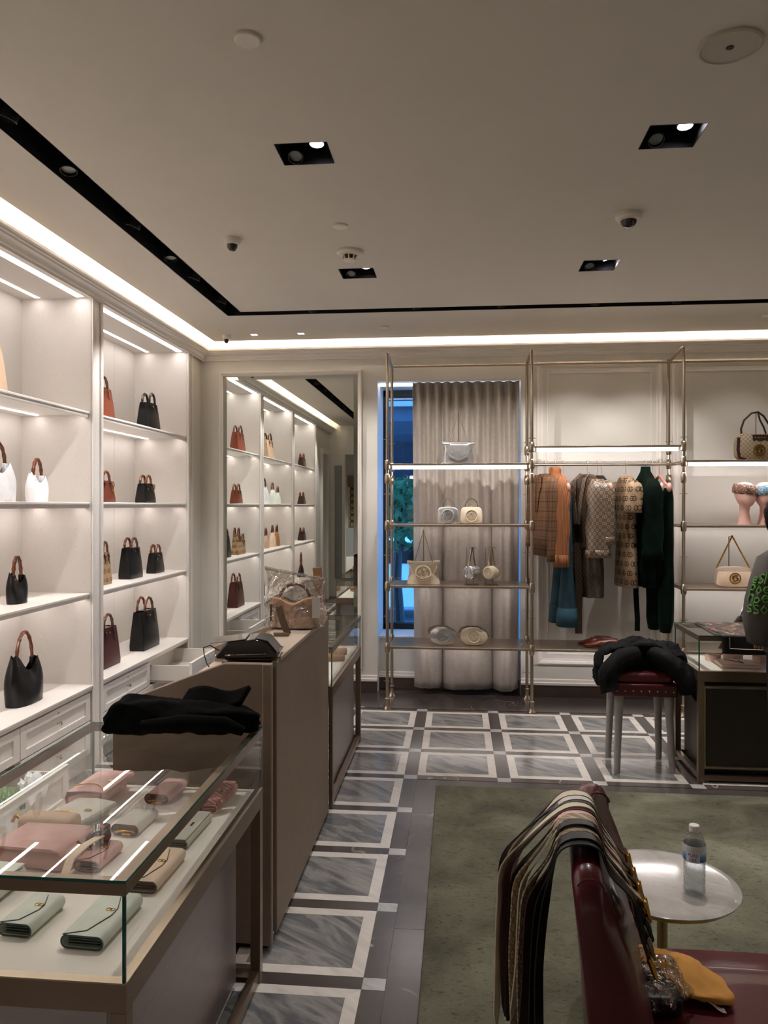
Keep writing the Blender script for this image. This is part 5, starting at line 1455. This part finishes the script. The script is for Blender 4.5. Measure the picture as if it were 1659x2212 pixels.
# ============================================================ ROUND TABLE AND BOTTLE
t = thing('side_table', 'round white marble side table on a brass stem', 'table', (.632, 2.47, 0))
MB().lathe([(.15, .414), (.205, .416), (.224, .424), (.226, .430), (.214, .435), (.20, .4355), (.1, .4355)], (.632, 2.47, 0), 72).build('table_top', 'table_marble', t)
MB().lathe([(.165, .404), (.205, .408), (.207, .415), (.1, .415)], (.632, 2.47, 0), 60).build('rim', 'gold', t)
MB().lathe([(.016, .02), (.016, .41)], (.632, 2.47, 0), 20).build('stem', mat('brass_stem', '#a38a5c', .22, .9), t)
MB().lathe([(.15, .012), (.15, .018), (.13, .022), (.02, .03)], (.632, 2.47, 0), 48).build('base', mat('brass_base', '#a38a5c', .25, .9), t)
bx, by, bz = .705, 2.39, .4365
t = thing('water_bottle', 'half-drunk clear plastic water bottle with a blue label', 'bottle', (bx, by, bz))
prof = [(.010, .004), (.026, .0), (.031, .006), (.032, .016)] + [(.0315 - .0012 * (i % 2), .022 + .006 * i) for i in range(14)] + [(.032, .108), (.0325, .112), (.0325, .142), (.032, .146), (.030, .157), (.026, .169), (.0195, .181), (.0135, .189), (.0125, .193), (.0125, .198)]
M['pet'] = glassy('bottle_plastic', '#f0f1f1', 2.2, .03, extra=(60, .006))
MB().lathe(prof, (bx, by, bz), 40, caps=(1, 0)).build('body', 'pet', t, smooth=60)
MB().lathe([(.0145, .187), (.0152, .189), (.0152, .203), (.0140, .206)], (bx, by, bz), 28).build('cap', mat('white_cap', '#d8d5d2', .4), t, bevel=.001)
lt = NT('bottle_label'); tc = lt.node('ShaderNodeTexCoord'); sp = lt.node('ShaderNodeSeparateXYZ'); lt.l.new(tc.outputs['Generated'], sp.inputs[0])
lt.base(lt.ramp(sp.outputs[2], [(0, '#b9bdc6'), (.08, '#16418f'), (.40, '#5f97bf'), (.58, '#c3c8ce'), (1, '#cfcfd0')])); lt.b.inputs['Roughness'].default_value = .35
lb = MB().lathe([(.0330, .104), (.0332, .106), (.0332, .148), (.0326, .152)], (bx, by, bz), 40, caps=(0, 0)).build('label', lt.m, t)
def wrap_text(body, size, z0, rad, ang0, m, par, name='lettering', zs=1):
    vs, fs = text_pts(body, size)
    vs2 = []
    for x, y, z in vs:
        a = ang0 + x / rad; vs2.append((bx + rad * cos(a), by + rad * sin(a), bz + z0 + y * zs))
    MB().add(vs2, fs).build(name, m, par, smooth=0)
A0 = atan2(-by, -bx) - .12
mb = MB().rings([[(bx + .0334 * cos(A0 + a), by + .0334 * sin(A0 + a), bz + z) for a in [(-.60 + .1 * i) for i in range(13)]] for z in (.106, .134)], loop=False); mb.build('label_panel', mat('label_pale', '#d4d2dc', .4), lb)
M['label_blue'] = mat('label_ink', '#3a447f', .5)
wrap_text('PURE', .0135, .1215, .0337, A0, 'label_blue', lb); wrap_text('LIFE', .0125, .1085, .0337, A0, 'label_blue', lb)
MB().lathe([(.029, .004), (.0302, .02), (.0302, .10), (.0305, .118), (.0, .118)], (bx, by, bz), 30, caps=(1, 0)).build('water', glassy('water', '#eef2f3', 1.2, 0, extra=(45, .006)), t, smooth=60)

# ============================================================ ARMCHAIR WITH BELTS
t = thing('lounge_chair', 'burgundy leather lounge chair with belts hung over its back', 'chair', (.55, 1.80, 0)); chair = t
def back_prof(k, n=26):
    """profile (x, z) loop of the chair back; k 0..1 along Y; rounded towards both ends"""
    e = min(k, 1 - k) * 2; rr = min(1, e / .16) ** .5 if e < .16 else 1
    xo = .262 + .060 * k + .055 * max(0, (k - .70) / .30) ** 1.7
    pts = []
    spine = [(.085, .40, .085), (.072, .52, .075), (.045, .64, .060), (.020, .74, .045), (-.002, .82, .032)]
    L_, R_ = [], []; k_ = k
    for cx, z, hw in spine: L_.append((cx - hw, z + .02 * k_)); R_.append((cx + hw * .85, z + .02 * k_))
    top = [(-.002 + .032 * cos(R(a)), .825 + .02 * k_ + .030 * sin(R(a))) for a in range(10, 180, 20)]
    loop_ = R_ + top + L_[::-1]
    cxm, czm = .02, .60
    out = []
    for x, z in loop_:
        sh_ = (1 - rr)
        out.append((xo + x + (cxm - x) * .35 * sh_, z - max(0, (z - .62)) * .30 * sh_))
    return out
mb = MB(); rs = []
ks = [0, .01, .03, .06, .1, .16, .3, .5, .62, .7, .77, .84, .9, .94, .97, .99, 1]
for k in ks:
    y = 1.575 + .545 * k; rs.append([(x, y, z) for x, z in back_prof(k)])
mb.rings(rs); mb.build('backrest', 'burgundy', t, smooth=60)
def seat(u, v): pass
mb = MB(); rs = []
for z, s in ((.34, .97), (.36, 1.0), (.43, 1.0), (.455, .985), (.465, .95), (.468, .6)):
    rs.append([(.65 + .285 * s * math.copysign(abs(cos(a)) ** .45, cos(a)), 1.775 + .275 * s * math.copysign(abs(sin(a)) ** .45, sin(a)), z) for a in [2 * pi * i / 56 for i in range(56)]])
mb.rings(rs); mb.build('seat', 'burgundy', t, smooth=60)
for k, (x, y) in enumerate(((.42, 1.58), (.86, 1.58), (.42, 1.97), (.86, 1.97))): MB().tube([(x, y, .0), (x + (.02 if x < .6 else -.02), y, .36)], [.012, .018], 12).build('leg', 'l_darkbrown', t)
mb = MB()
for j in range(2):
    yy = 1.585 if j == 0 else 2.02
    mb.tube([(x, yy, z) for x, z in back_prof(.06 if j == 0 else .94)][5:13], .003, 6)
mb.build('piping', 'burgundy', t)

BELTS = [('black', 1.600, 'l_black', .036), ('black', 1.628, 'l_black', .034), ('dark brown', 1.655, 'l_choc', .034), ('lattice canvas', 1.683, 'canvas', .030), ('black', 1.706, 'l_black', .030), ('cream', 1.732, 'l_cream', .026),
         ('lattice canvas', 1.758, 'canvas', .034), ('black', 1.782, 'l_black', .022), ('rose pink', 1.802, 'l_pink', .024), ('dark brown', 1.824, 'l_choc', .024), ('cream', 1.848, 'l_cream', .028), ('black', 1.872, 'l_black', .026), ('pale grey', 1.896, 'l_grey', .022),
         ('black', 1.918, 'l_black', .022), ('cream', 1.945, 'l_cream', .028), ('dark brown', 1.972, 'l_choc', .022)]
ordn = ['nearest', 'second', 'third', 'fourth', 'fifth', 'sixth', 'seventh', 'eighth', 'ninth', 'tenth', 'eleventh', 'twelfth', 'thirteenth', 'fourteenth', 'fifteenth', 'farthest']
rnd = random.Random(3)
for i, (cn, y, m, w) in enumerate(BELTS):
    y = 1.672 + (y - 1.6) * .76
    k = (y - 1.575) / .455; xo = .262 + .05 * k
    far = i / 15
    t = thing('belt', '%s leather belt over the chair back, %s from the camera of the sixteen' % (cn, ordn[i]) if cn != 'lattice canvas' else 'lattice canvas belt over the chair back, %s from the camera of the sixteen' % ordn[i], 'belt', (xo, y, .87), group='belts over the chair back')
    lift = .008 + .012 * rnd.random(); out = .060 + .085 * min(1, far * 1.5) + .030 * rnd.random(); zb = [.25, .36, .38, .30, .40, .42, .36, .40, .44, .38, .36, .40, .46, .42, .50, .52][i]
    dy = .05 * (rnd.random() - .5)
    fr_x = .122 - .016 * far; zt = .655 + .028 * ((i * 5) % 4)
    P_ = [(xo + fr_x, zt), (xo + fr_x - .024, .762), (xo + .046, .822), (xo + .025, .862 + lift), (xo - .012, .876 + lift), (xo - .055, .862 + lift), (xo - max(.075, out * .72), .815), (xo - out - .012, .745), (xo - out - .022, .655), (xo - out - .026, .55), (xo - out - .020 - .01 * (i % 3), zb)]
    path = []
    for j in range(len(P_) - 1):
        p0 = P_[max(j - 1, 0)]; p1 = P_[j]; p2 = P_[j + 1]; p3 = P_[min(j + 2, len(P_) - 1)]
        for q in range(4):
            tt = q / 4
            c_ = [.5 * ((2 * p1[d_]) + (-p0[d_] + p2[d_]) * tt + (2 * p0[d_] - 5 * p1[d_] + 4 * p2[d_] - p3[d_]) * tt ** 2 + (-p0[d_] + 3 * p1[d_] - 3 * p2[d_] + p3[d_]) * tt ** 3) for d_ in (0, 1)]
            path.append((c_[0], y + dy * ((j + tt) / 10) ** 2, c_[1]))
    path.append((P_[-1][0], y + dy, P_[-1][1]))
    mb = MB(); rs = []
    for j, p in enumerate(path):
        a = V(path[max(j - 1, 0)]); b = V(path[min(j + 1, len(path) - 1)]); d_ = (b - a).normalized(); nrm = V((d_.z, 0, -d_.x)).normalized() if 1 else None
        hw = w / 2 * (.35 if j == len(path) - 1 else 1); q = V(p); tw = R(34 + 16 * ((i * 7) % 5) / 4) * max(0, min(1, (j / len(path) - .45) / .22)); yv = V((sin(tw), cos(tw), 0)); nrm = (d_.cross(yv)).normalized()
        rs.append([q - yv * hw - nrm * .0016, q + yv * hw - nrm * .0016, q + yv * hw + nrm * .0016, q - yv * hw + nrm * .0016])
    mb.rings(rs); mb.build('strap', m, t, smooth=50)
    mb = MB(); q = V(path[0]); hw = w / 2 + .009
    c0 = q + V((.014, 0, -.018))
    mb.tube([c0 + V((0, -hw, -.018)), c0 + V((0, hw, -.018)), c0 + V((-.010, hw, .020)), c0 + V((-.010, -hw, .020))], .0048, 6, closed=True)
    mb.tube([c0 + V((-.004, 0, .02)), c0 + V((.004, 0, -.018))], .003, 6)
    mb.build('buckle', ('gold', 'bronze', 'smoked', 'gold')[i % 4], t, smooth=60)
# swing tag hanging among the belts
t = thing('price_tag', 'grey paper price tag hanging among the belts', 'tag', (.125, 1.93, .56)); WP[t.name] = V((0, 0, 0))
MB().box(-.032, .018, -.002, .002, -.075, .0).build('card', mat('grey_card', '#8d8078', .7), t)
MB().tube([(-.006, 0, 0), (.0, .004, .05), (.006, .0, .09)], .0012, 5).build('string', 'black', t)
mb = MB()
for k in range(3): mb.box(-.024, .010, -.0025, -.0021, -.020 - .018 * k, -.014 - .018 * k)
mb.build('printing', 'l_choc', t, smooth=0)

# things on the seat
M['yellow'] = mat('ochre_cotton', '#c98f45', .85, var=.12, vs=14, bump=.3, bs=14)
mb = MB(); rs = []
for i in range(13):
    k = i / 12; x = .415 + .205 * k; hw = .085 * (sin(pi * (.12 + .80 * k))) ** .6; h_ = .040 * sin(pi * (.15 + .8 * k)) ** .8 + .018
    rs.append([(x, 1.915 - .085 * k + hw * cos(a), .470 + h_ * (.5 + .5 * sin(a)) * (1 + .14 * sin(3 * a + 6 * k))) for a in [2 * pi * j / 24 for j in range(24)]])
t = thing('dust_bag', 'ochre yellow cotton dust bag with a white tag on the chair seat', 'bag', (.52, 1.88, .47)); mb.rings(rs).build('pouch', 'yellow', t, smooth=80, crumple=((.016, .06), (.006, .02)))
MB().grid(lambda u, v: (.548 + .045 * u, 1.795 - .02 * u + .018 * v, .484 - .010 * u + .004 * sin(6 * u)), 8, 3).build('fabric_tag', 'l_white', t, solid=.001)
t = thing('chain_pouch', 'small black studded chain bag inside the clear bag on the seat', 'handbag', (.445, 1.80, .47))
MB().box(.405, .495, 1.745, 1.855, .470, .515).build('body', 'l_black', t, smooth=80, bevel=.012, seg=3, crumple=((.01, .03),))
mb = MB()
for i in range(26):
    a = i * .42; mb.ell((.435 + .030 * cos(a) * (1 - i * .01), 1.825 + .030 * sin(a * 1.3), .520 + .012 * sin(a * .7)), (.006, .006, .004), 7, 5)
mb.build('chain', 'smoked', t)
t = thing('plastic_bag', 'clear plastic bag around the black chain bag on the seat', 'plastic bag', (.44, 1.82, .47))
MB().ell((.448, 1.822, .510), (.072, .095, .040), 36, 18, lambda p: 1 + .10 * sin(9 * p.x + 4 * p.z) + .08 * sin(12 * p.y + 5 * p.x)).build('film', 'clear_bag', t, smooth=40, crumple=((.02, .03),))

# ============================================================ RIGHT CASE CONTENTS AND SCARF
M['scarf'] = floral('black_floral_silk', '#0d0b0b', ('#a79a80', '#8a3620', '#5d6638'), 17, .46)
M['scarf_border'] = mat('scarf_border', '#0e0c0c', .5)
t = thing('silk_scarf', 'black floral silk scarf draped over the right display case', 'scarf', (1.95, 4.85, .855))
MB().grid(lambda u, v: (1.505 + .045 * 0 + .62 * u + .02 * (1 - v) * 0 - .0, 4.585 + .50 * v, .8545 + .003 * sin(20 * u + 5 * v) ** 2), 30, 20).build('top_panel', 'scarf', t, smooth=80, solid=.002)
dp = MB().grid(lambda u, v: (1.505 + .62 * u, 4.583 - .004 - .006 * sin(9 * u) ** 2 * v, .856 - (.105 + .012 * u) * v), 30, 10).build('front_drop', 'scarf_border', t, smooth=80, solid=.002)
mb = MB().tube([(1.545, 4.574, .845), (1.545, 4.570, .782), (1.83, 4.570, .775), (1.84, 4.574, .845)], .0012, 4); mb.tube([(1.87, 4.574, .845), (1.865, 4.570, .778), (2.1, 4.570, .772)], .0012, 4); mb.build('border_line', 'l_cream', dp)
MB().grid(lambda u, v: (1.47 + .04 * u + .02 * v, 4.60 + .46 * v, .8535), 6, 12).build('side_hem', 'scarf_border', t, solid=.002)
M['pinkbox'] = mat('pale_pink_leather', '#f0ccc1', .5, var=.03)
t = thing('square_pouch', 'flat square pale pink quilted pouch in the right case', 'pouch', (1.65, 4.78, DK), R(-4)); WP[t.name] = V((0, 0, 0))
MB().box(-.105, .115, -.10, .09, 0, .020).build('body', 'pinkbox', t, bevel=.008, seg=3)
MB().prism([(-.09, -.088), (.10, -.088), (.09, .078), (-.08, .078)], 'z', .0205, .0225).build('top_panel', 'pinkbox', t, bevel=.001)
MB().tube([(-.05, .06, .024), (.0, -.02, .026), (.03, -.05, .024), (.02, .03, .026)], .002, 5).build('cord', 'edge_brown', t)
for (x, y, r, lb) in ((1.560, 4.92, .048, 'coiled pale pink belt nearer the glass corner'), (1.69, 4.955, .060, 'second coiled pale pink belt beside it'), (1.83, 4.90, .045, 'pale pink coil cut by the person on the right')):
    t = thing('coiled_belt', lb, 'belt', (x, y, DK), 0, 'coiled pink belts in the right case')
    pts = [(x + (r - .010 * a / (2 * pi)) * cos(a), y + (r - .010 * a / (2 * pi)) * sin(a), DK + .019) for a in [i * .35 for i in range(44)]]
    MB().tube(pts, .01, flat=(.036, .003), up=(0, 0, 1)).build('strap', 'pinkbox', t, smooth=50) if 0 else MB().rings([[(p[0] * 1.0, p[1], DK), (p[0], p[1], DK + .036), (p[0] + .003, p[1] + .001, DK + .036), (p[0] + .003, p[1] + .001, DK)] for p in pts]).build('strap', 'pinkbox', t, smooth=50)
    MB().box(x - .018, x + .018, y - r - .006, y - r, DK + .004, DK + .034).build('buckle', 'pinkbox', t, bevel=.003)
# ============================================================ PERSON
def skin(name, verts, edges, radii, m, parent, root=0, sub=2, world=True):
    off = WP.get(parent.name, V((0, 0, 0))) if parent else V((0, 0, 0))
    me = bpy.data.meshes.new(name); me.from_pydata([tuple(V(v) - off) for v in verts], edges, []); me.update()
    o = bpy.data.objects.new(name, me); COL.objects.link(o); me.materials.append(M[m])
    md = o.modifiers.new('skin', 'SKIN'); md.use_smooth_shade = True
    for i, r in enumerate(radii):
        sv = me.skin_vertices[0].data[i]; sv.radius = r if isinstance(r, tuple) else (r, r); sv.use_root = (i == root)
    md = o.modifiers.new('sub', 'SUBSURF'); md.levels = sub; md.render_levels = sub
    if parent: o.parent = parent; WP[o.name] = off
    return o


M['skin'] = mat('warm_skin', '#a87a62', .5, var=.05)
M['hair'] = mat('black_hair', '#070605', .7, var=.4, spec=.15, vs=50, bump=.5, bs=60)
M['trousers'] = mat('navy_trousers', '#0b1016', .85, var=.2)
M['shoe_green'] = mat('green_suede', '#1e4d2e', .8, var=.1)
px, py = 1.80, 4.22
t = thing('person', 'person in a faded grey sweatshirt with green lettering, cut by the right picture edge', 'person', (px, py, 0)); who = t
jn = [(px, py, .88), (px, py, 1.02), (px, py + .02, 1.20), (px, py + .03, 1.33), (px - .005, py + .05, 1.41), (px - .01, py + .08, 1.47),
      (px - .15, py + .03, 1.32), (px - .215, py + .02, 1.08), (px - .16, py + .13, .90),
      (px + .15, py + .04, 1.32), (px + .21, py + .04, 1.08), (px + .15, py + .20, .93),
      (px - .09, py, .84), (px - .10, py - .02, .46), (px - .13, py - .20, .10), (px + .09, py, .84), (px + .09, py + .02, .46), (px + .09, py - .02, .10)]
ed = [(0, 1), (1, 2), (2, 3), (3, 4), (4, 5), (3, 6), (6, 7), (7, 8), (3, 9), (9, 10), (10, 11), (0, 12), (12, 13), (13, 14), (0, 15), (15, 16), (16, 17)]
rd = [(.10, .075), (.10, .08), (.12, .085), (.10, .065), .05, .052, .045, .034, .024, .045, .034, .024, .075, .052, .036, .075, .052, .036]
skin('body', jn, ed, rd, 'skin', t)
# head with face, ears and hair
hx, hy, hz = px - .075, py + .10, 1.525
def headf(p):
    k = 1.0
    if p.y > .5: k += .03
    if p.z < -.2: k -= .10 * (-p.z - .2)
    return k
mb = MB().ell((hx, hy, hz), (.076, .096, .116), 28, 20, headf)
mb.ell((hx, hy + .10, hz - .015), (.012, .018, .020), 10, 8); mb.ell((hx, hy + .088, hz - .062), (.026, .012, .007), 12, 6)
for s in (-1, 1): mb.ell((hx + s * .079, hy - .002, hz - .005), (.008, .018, .030), 10, 8)
hd_ = mb.build('head', 'skin', t, smooth=80)
mb = MB()
for s in (-1, 1): mb.ell((hx + s * .032, hy + .088, hz + .004), (.013, .008, .007), 10, 6)
mb.build('eyes', 'black', hd_)
MB().ell((hx, hy - .014, hz + .022), (.090, .104, .112), 30, 20, lambda p: 1 + .03 * sin(14 * p.x + 9 * p.z) + (.0 if p.y < .35 or p.z > .45 else -.25)).build('hair', 'hair', hd_, smooth=80)
# chain necklace at the nape
mb = MB()
for i in range(14):
    a = 2 * pi * i / 14; mb.ell((px - .005 + .075 * cos(a), py + .05 + .065 * sin(a), 1.405 + .012 * sin(a)), (.010, .010, .007), 7, 5)
mb.build('chain_necklace', 'gold', t)
# hands with fingers
def hand(wr, d, side):
    wr, d = V(wr), V(d).normalized(); up = V((0, 0, 1)); sd = d.cross(up).normalized() * side
    vs = [wr - d * .03, wr, wr + d * .045, wr + d * .085]; es = [(0, 1), (1, 2), (2, 3)]; rr = [(.022, .022), (.026, .018), (.034, .014), (.034, .012)]
    for f, (o, L) in enumerate(((-.030, .066), (-.010, .076), (.010, .072), (.029, .056))):
        b = len(vs); base = wr + d * .085 + sd * o
        vs += [base, base + d * L * .45 - up * .010, base + d * L * .78 - up * .030, base + d * L * .86 - up * .048]; es += [(3, b), (b, b + 1), (b + 1, b + 2), (b + 2, b + 3)]; rr += [.0095, .009, .008, .007]
    b = len(vs); base = wr + d * .035 - sd * .028
    vs += [base, base + d * .028 - sd * .020, base + d * .056 - sd * .026 - up * .012]; es += [(2, b), (b, b + 1), (b + 1, b + 2)]; rr += [.011, .010, .008]
    return vs, es, rr
for s, j, e in ((-1, 8, (.25, .8, -.35)), (1, 11, (-.1, .9, -.2))):
    vs, es, rr = hand(jn[j], e, s); skin('hand', vs, es, rr, 'skin', t, 1, 2)
# sweatshirt: torso and wide sleeves
M['sweat'] = mat('faded_grey_jersey', '#4d4846', .9, var=.18, vs=5, bump=.15, bs=60)
mb = MB()
tor = [(.83, .192, .135, 0), (.86, .195, .138, 0), (.92, .205, .140, 0), (1.05, .205, .140, .0), (1.2, .205, .135, .01), (1.30, .185, .115, .02), (1.36, .13, .09, .03), (1.40, .075, .07, .045), (1.425, .066, .064, .05)]
mb.rings([fold_ring(px, py + oy, z, a, b, 40, .03, 5, z * 9) for z, a, b, oy in tor], caps=(0, 0)); sw = mb.build('sweatshirt', 'sweat', t, smooth=80, solid=.006)
SLV = {}
for s, j in ((-1, 6), (1, 9)):
    rings_ = []; path = [(px + s * .10, py + .03, 1.372, .045, .055), (px + s * .155, py + .025, 1.325, .062, .078), (px + s * .190, py + .02, 1.20, .068, .088), (px + s * .205, py + .02, 1.10, .078, .098), (px + s * .210, py + .03, 1.00, .080, .105), (px + s * .195, py + .05, .92, .072, .100), (px + s * .185, py + .07, .865, .062, .095)]
    SLV[s] = path
    for x, y, z, a, b in path: rings_.append(fold_ring(x, y, z, a, b, 28, .03, 4, z * 12))
    MB().rings(rings_, caps=(1, 0)).build('sleeve', 'sweat', sw, smooth=80, solid=.005)
# green lettering printed on the left sleeve and back, mapped to the sleeve surface
def slv(a, z, s=-1, off=.004):
    p = SLV[s]
    for i in range(len(p) - 1):
        if p[i][2] >= z >= p[i + 1][2]:
            k = (p[i][2] - z) / (p[i][2] - p[i + 1][2]); q = [p[i][c_] + (p[i + 1][c_] - p[i][c_]) * k for c_ in range(5)]
            ca, sa = cos(a), sin(a)
            return (q[0] + (q[3] + off + .003) * math.copysign(abs(ca) ** .85, ca), q[1] + (q[4] + off + .003) * math.copysign(abs(sa) ** .85, sa), z)
    return (p[0][0], p[0][1], z)
mb = MB()
GL = {'s': [(.5, .9), (.25, 1), (.02, .8), (.2, .55), (.45, .4), (.5, .18), (.25, 0), (0, .1)], 'h': [(0, 1.1), (0, 0), (0, .5), (.25, .72), (.5, .5), (.5, 0)], 'a': [(.5, .7), (.2, .75), (0, .4), (.15, .02), (.4, .15), (.5, .7), (.55, 0)],
      'o': [(.25, 0), (0, .35), (.25, .75), (.5, .35), (.25, 0)], 'e': [(0, .38), (.5, .42), (.42, .72), (.12, .72), (0, .35), (.2, 0), (.5, .1)], 'p': [(0, -.35), (0, .7), (.3, .78), (.5, .5), (.3, .15), (0, .2)]}
for r_, (txt, z0) in enumerate((('esha', 1.215), ('poes', 1.165), ('hpes', 1.115), ('ssop', 1.06))):
    for c_, ch in enumerate(txt):
        gl = GL[ch]; a0 = pi + .30 + .44 * c_; hh = .040 + .006 * ((r_ + c_) % 3)
        pts = [slv(a0 + gx * .62, z0 - .02 + gz * hh + .006 * sin(3 * c_ + r_)) for gx, gz in gl]
        fine = []
        for i in range(len(pts) - 1):
            for q in range(3): fine.append(V(pts[i]).lerp(V(pts[i + 1]), q / 3))
        fine.append(V(pts[-1])); mb.tube(fine, .0048, 6)
mb.build('green_lettering', mat('green_print', '#568a3f', .8), sw)
mb = MB()
for s, dy, lx, kz, fy in ((-1, -.02, .105, -.02, -.20), (1, .02, .09, .02, -.02)):
    mb.rings([fold_ring(px + s * x, py + y, z, a, b, 24, .05, 4, z * 8) for x, y, z, a, b in ((.085, 0, .90, .095, .115), (.095, -.0, .75, .088, .10), (lx, kz, .48, .070, .085), (lx + .01, (kz + fy) / 2 - .02, .28, .062, .074), (lx + .015, fy, .08, .06, .07))], caps=(1, 0))
mb.rings([fold_ring(px, py, z, a, b, 32) for z, a, b in ((.98, .165, .115), (.90, .178, .125), (.82, .165, .115), (.79, .10, .08))]); mb.build('trousers', 'trousers', t, smooth=80)
for s, (fx, fy) in ((-1, (px - .125, py - .22)), (1, (px + .095, py - .03))):
    mb = MB(); rs = []
    for k, hw, h_ in ((0, .026, .06), (.08, .036, .085), (.3, .038, .080), (.55, .044, .058), (.8, .044, .045), (.95, .030, .036), (1, .014, .028)):
        rs.append([(fx + hw * math.copysign(abs(cos(a)) ** .7, cos(a)), fy - .07 + .25 * k, .001 + h_ * (.5 + .5 * math.copysign(abs(sin(a)) ** .7, sin(a)))) for a in [2 * pi * j / 18 for j in range(18)]])
    mb.rings(rs).build('shoe', 'shoe_green', t, smooth=70)

# ============================================================ BEHIND THE CAMERA (seen in the mirror)
M['lattice_gold'] = canvas('gold_lattice', '#3a2c18', '#c9a24e', .07, .35)
t = thing('lattice_screen', 'gold lattice panel above a grey cabinet, seen in the mirror', 'screen', (-1.7, YB + .3, 0))
MB().box(-2.35, -1.2, YB + 0.030, YB + 0.060, 1.15, 2.0).build('lattice_panel', 'lattice_gold', t, smooth=0)
MB().box(-2.4, -1.15, YB + 0.010, YB + 0.070, 2.0, 2.25).build('gold_header', 'bronze', t, smooth=0)
MB().box(-2.4, -1.15, YB + 0.010, YB + 0.360, 0.0, .5).build('base', 'deck', t, bevel=.004)
MB().box(-2.4, -1.15, YB + 0.010, YB + 0.310, .5, 1.12).build('cabinet_body', 'lens_grey', t, bevel=.004)
t = thing('wall_panel', 'tall framed pale wall panel beside the opening, seen in the mirror', 'panel', (-2.1, -.31, 0))
MB().box(-2.16, -2.03, -.31, -.302, .3, 2.3).build('panel', 'lens_grey', t, bevel=.004)
# unseen ceiling lights added to brighten the room and its mirror view
for i, (x, y) in enumerate(((-1.2, -2.0), (1.0, -1.5), (3.3, 1.2), (3.4, 4.6))):
    t = thing('added_fill_light', 'unseen round fill light added at the ceiling, %s' % ('behind the camera left', 'behind the camera right', 'right side near', 'right side far')[i], 'ceiling light', (x, y, ZC))
    MB().lathe([(.04, -.002), (.045, -.004), (.045, 0)], (x, y, ZC), 20).build('rim', 'plastic_white', t)
    spot('spot_light', (x, y, ZC - .02), (x, y, 0), 140 if i == 0 else 60, 110)

# ============================================================ OUTSIDE THE WINDOW
struct(MB().box(-12, 12, 7.2, 24, -.32, -.30).build('ground_outside', marble('pavement', [(.3, '#8d9aa3'), (.7, '#b4bdc4')], 2, rough=.6)))
M['leaf'] = mat('leaf_green', '#3f7a4c', .6, var=.5, vs=3)
rl = random.Random(5)
def foliage(mb, c, r, n, s):
    for _ in range(n):
        th, ph = rl.random() * 2 * pi, math.acos(2 * rl.random() - 1); q = rl.random() ** .4
        p = V((c[0] + r[0] * q * sin(ph) * cos(th), c[1] + r[1] * q * sin(ph) * sin(th), c[2] + r[2] * q * cos(ph)))
        a = V((rl.uniform(-1, 1), rl.uniform(-1, 1), rl.uniform(-1, 1))).normalized() * s; b = a.orthogonal().normalized() * s * .45
        mb.add([p - a, p + b, p + a, p - b], [(0, 1, 2, 3)])
t = thing('street_tree', 'leafy green tree outside the window', 'tree', (-.6, 10.6, -.3))
mb = MB(); foliage(mb, (-.95, 10.6, 1.75), (1.7, 1.0, .80), 3000, .085); lf = mb.build('foliage', 'leaf', t, smooth=0); lf['kind'] = 'stuff'
MB().tube([(-.8, 10.6, -.3), (-.85, 10.6, .6), (-.8, 10.6, 1.6)], [.09, .07, .05], 10).build('trunk', 'l_darkbrown', t)
M['facade'] = mat('dark_facade', '#39434f', .7, var=.1)
t = thing('building', 'dark building facade across the street beyond the tree', 'building', (-1, 18, -.3))
MB().box(-8, 8, 18, 19, -.3, 9).build('wall', 'facade', t, smooth=0)
for z in (2.9, 3.9, 4.7): MB().box(-8, 8, 17.8, 18.05, z, z + .12).build('ledge', 'lens_grey', t, smooth=0)
for x in (-3.2, -1.9, -.6, .7, 2.0):
    MB().box(x, x + .8, 17.96, 18.0, 4.0, 5.4).build('window', 'window_frame', t, smooth=0)
    MB().box(x, x + .8, 17.96, 18.0, .4, 2.3).build('window', 'window_frame', t, smooth=0)
t = thing('awning', 'dark overhanging canopy just outside the top of the window', 'awning', (-.2, 8.6, 2.5))
MB().box(-3, 3, 8.2, 9.6, 2.36, 2.50).build('canopy', 'facade', t, smooth=0)
MB().box(-3, 3, 9.5, 9.6, 1.95, 2.5).build('valance', 'facade', t, smooth=0)
t = thing('parked_car', 'pale parked car outside the window', 'car', (-1.2, 13.2, -.3), R(0)); WP[t.name] = V((0, 0, 0))
mb = MB(); rs = []
for y, s in ((-.85, .93), (-.8, 1), (.8, 1), (.85, .93)):
    rs.append([(x, y, z * (s * .3 + .7)) for x, z in ((-2.1, .28), (-2.15, .6), (-2.0, .82), (-1.2, .92), (-.6, 1.32), (.7, 1.36), (1.3, .98), (2.0, .88), (2.15, .6), (2.1, .28))])
mb.rings(rs); mb.build('body', mat('pale_car_paint', '#dfe6ea', .3, coat=.3), t, smooth=30)
MB().prism([(-1.05, .95), (-.58, 1.27), (.66, 1.30), (1.12, .98)], 'y', -.86, .86).build('windows', 'smoked', t, smooth=0)
for x in (-1.35, 1.35):
    for s in (-1, 1): MB().tube([(x, s * .72, .31), (x, s * .88, .31)], .31, 24).build('wheel', 'black', t)
mb = MB(); foliage(mb, (-.7, 9.0, -.10), (1.6, .35, .30), 900, .05)
tag(mb.build('planting_strip', 'leaf', smooth=0), 'low clipped plants at the foot of the window outside', 'plants', kind='stuff')
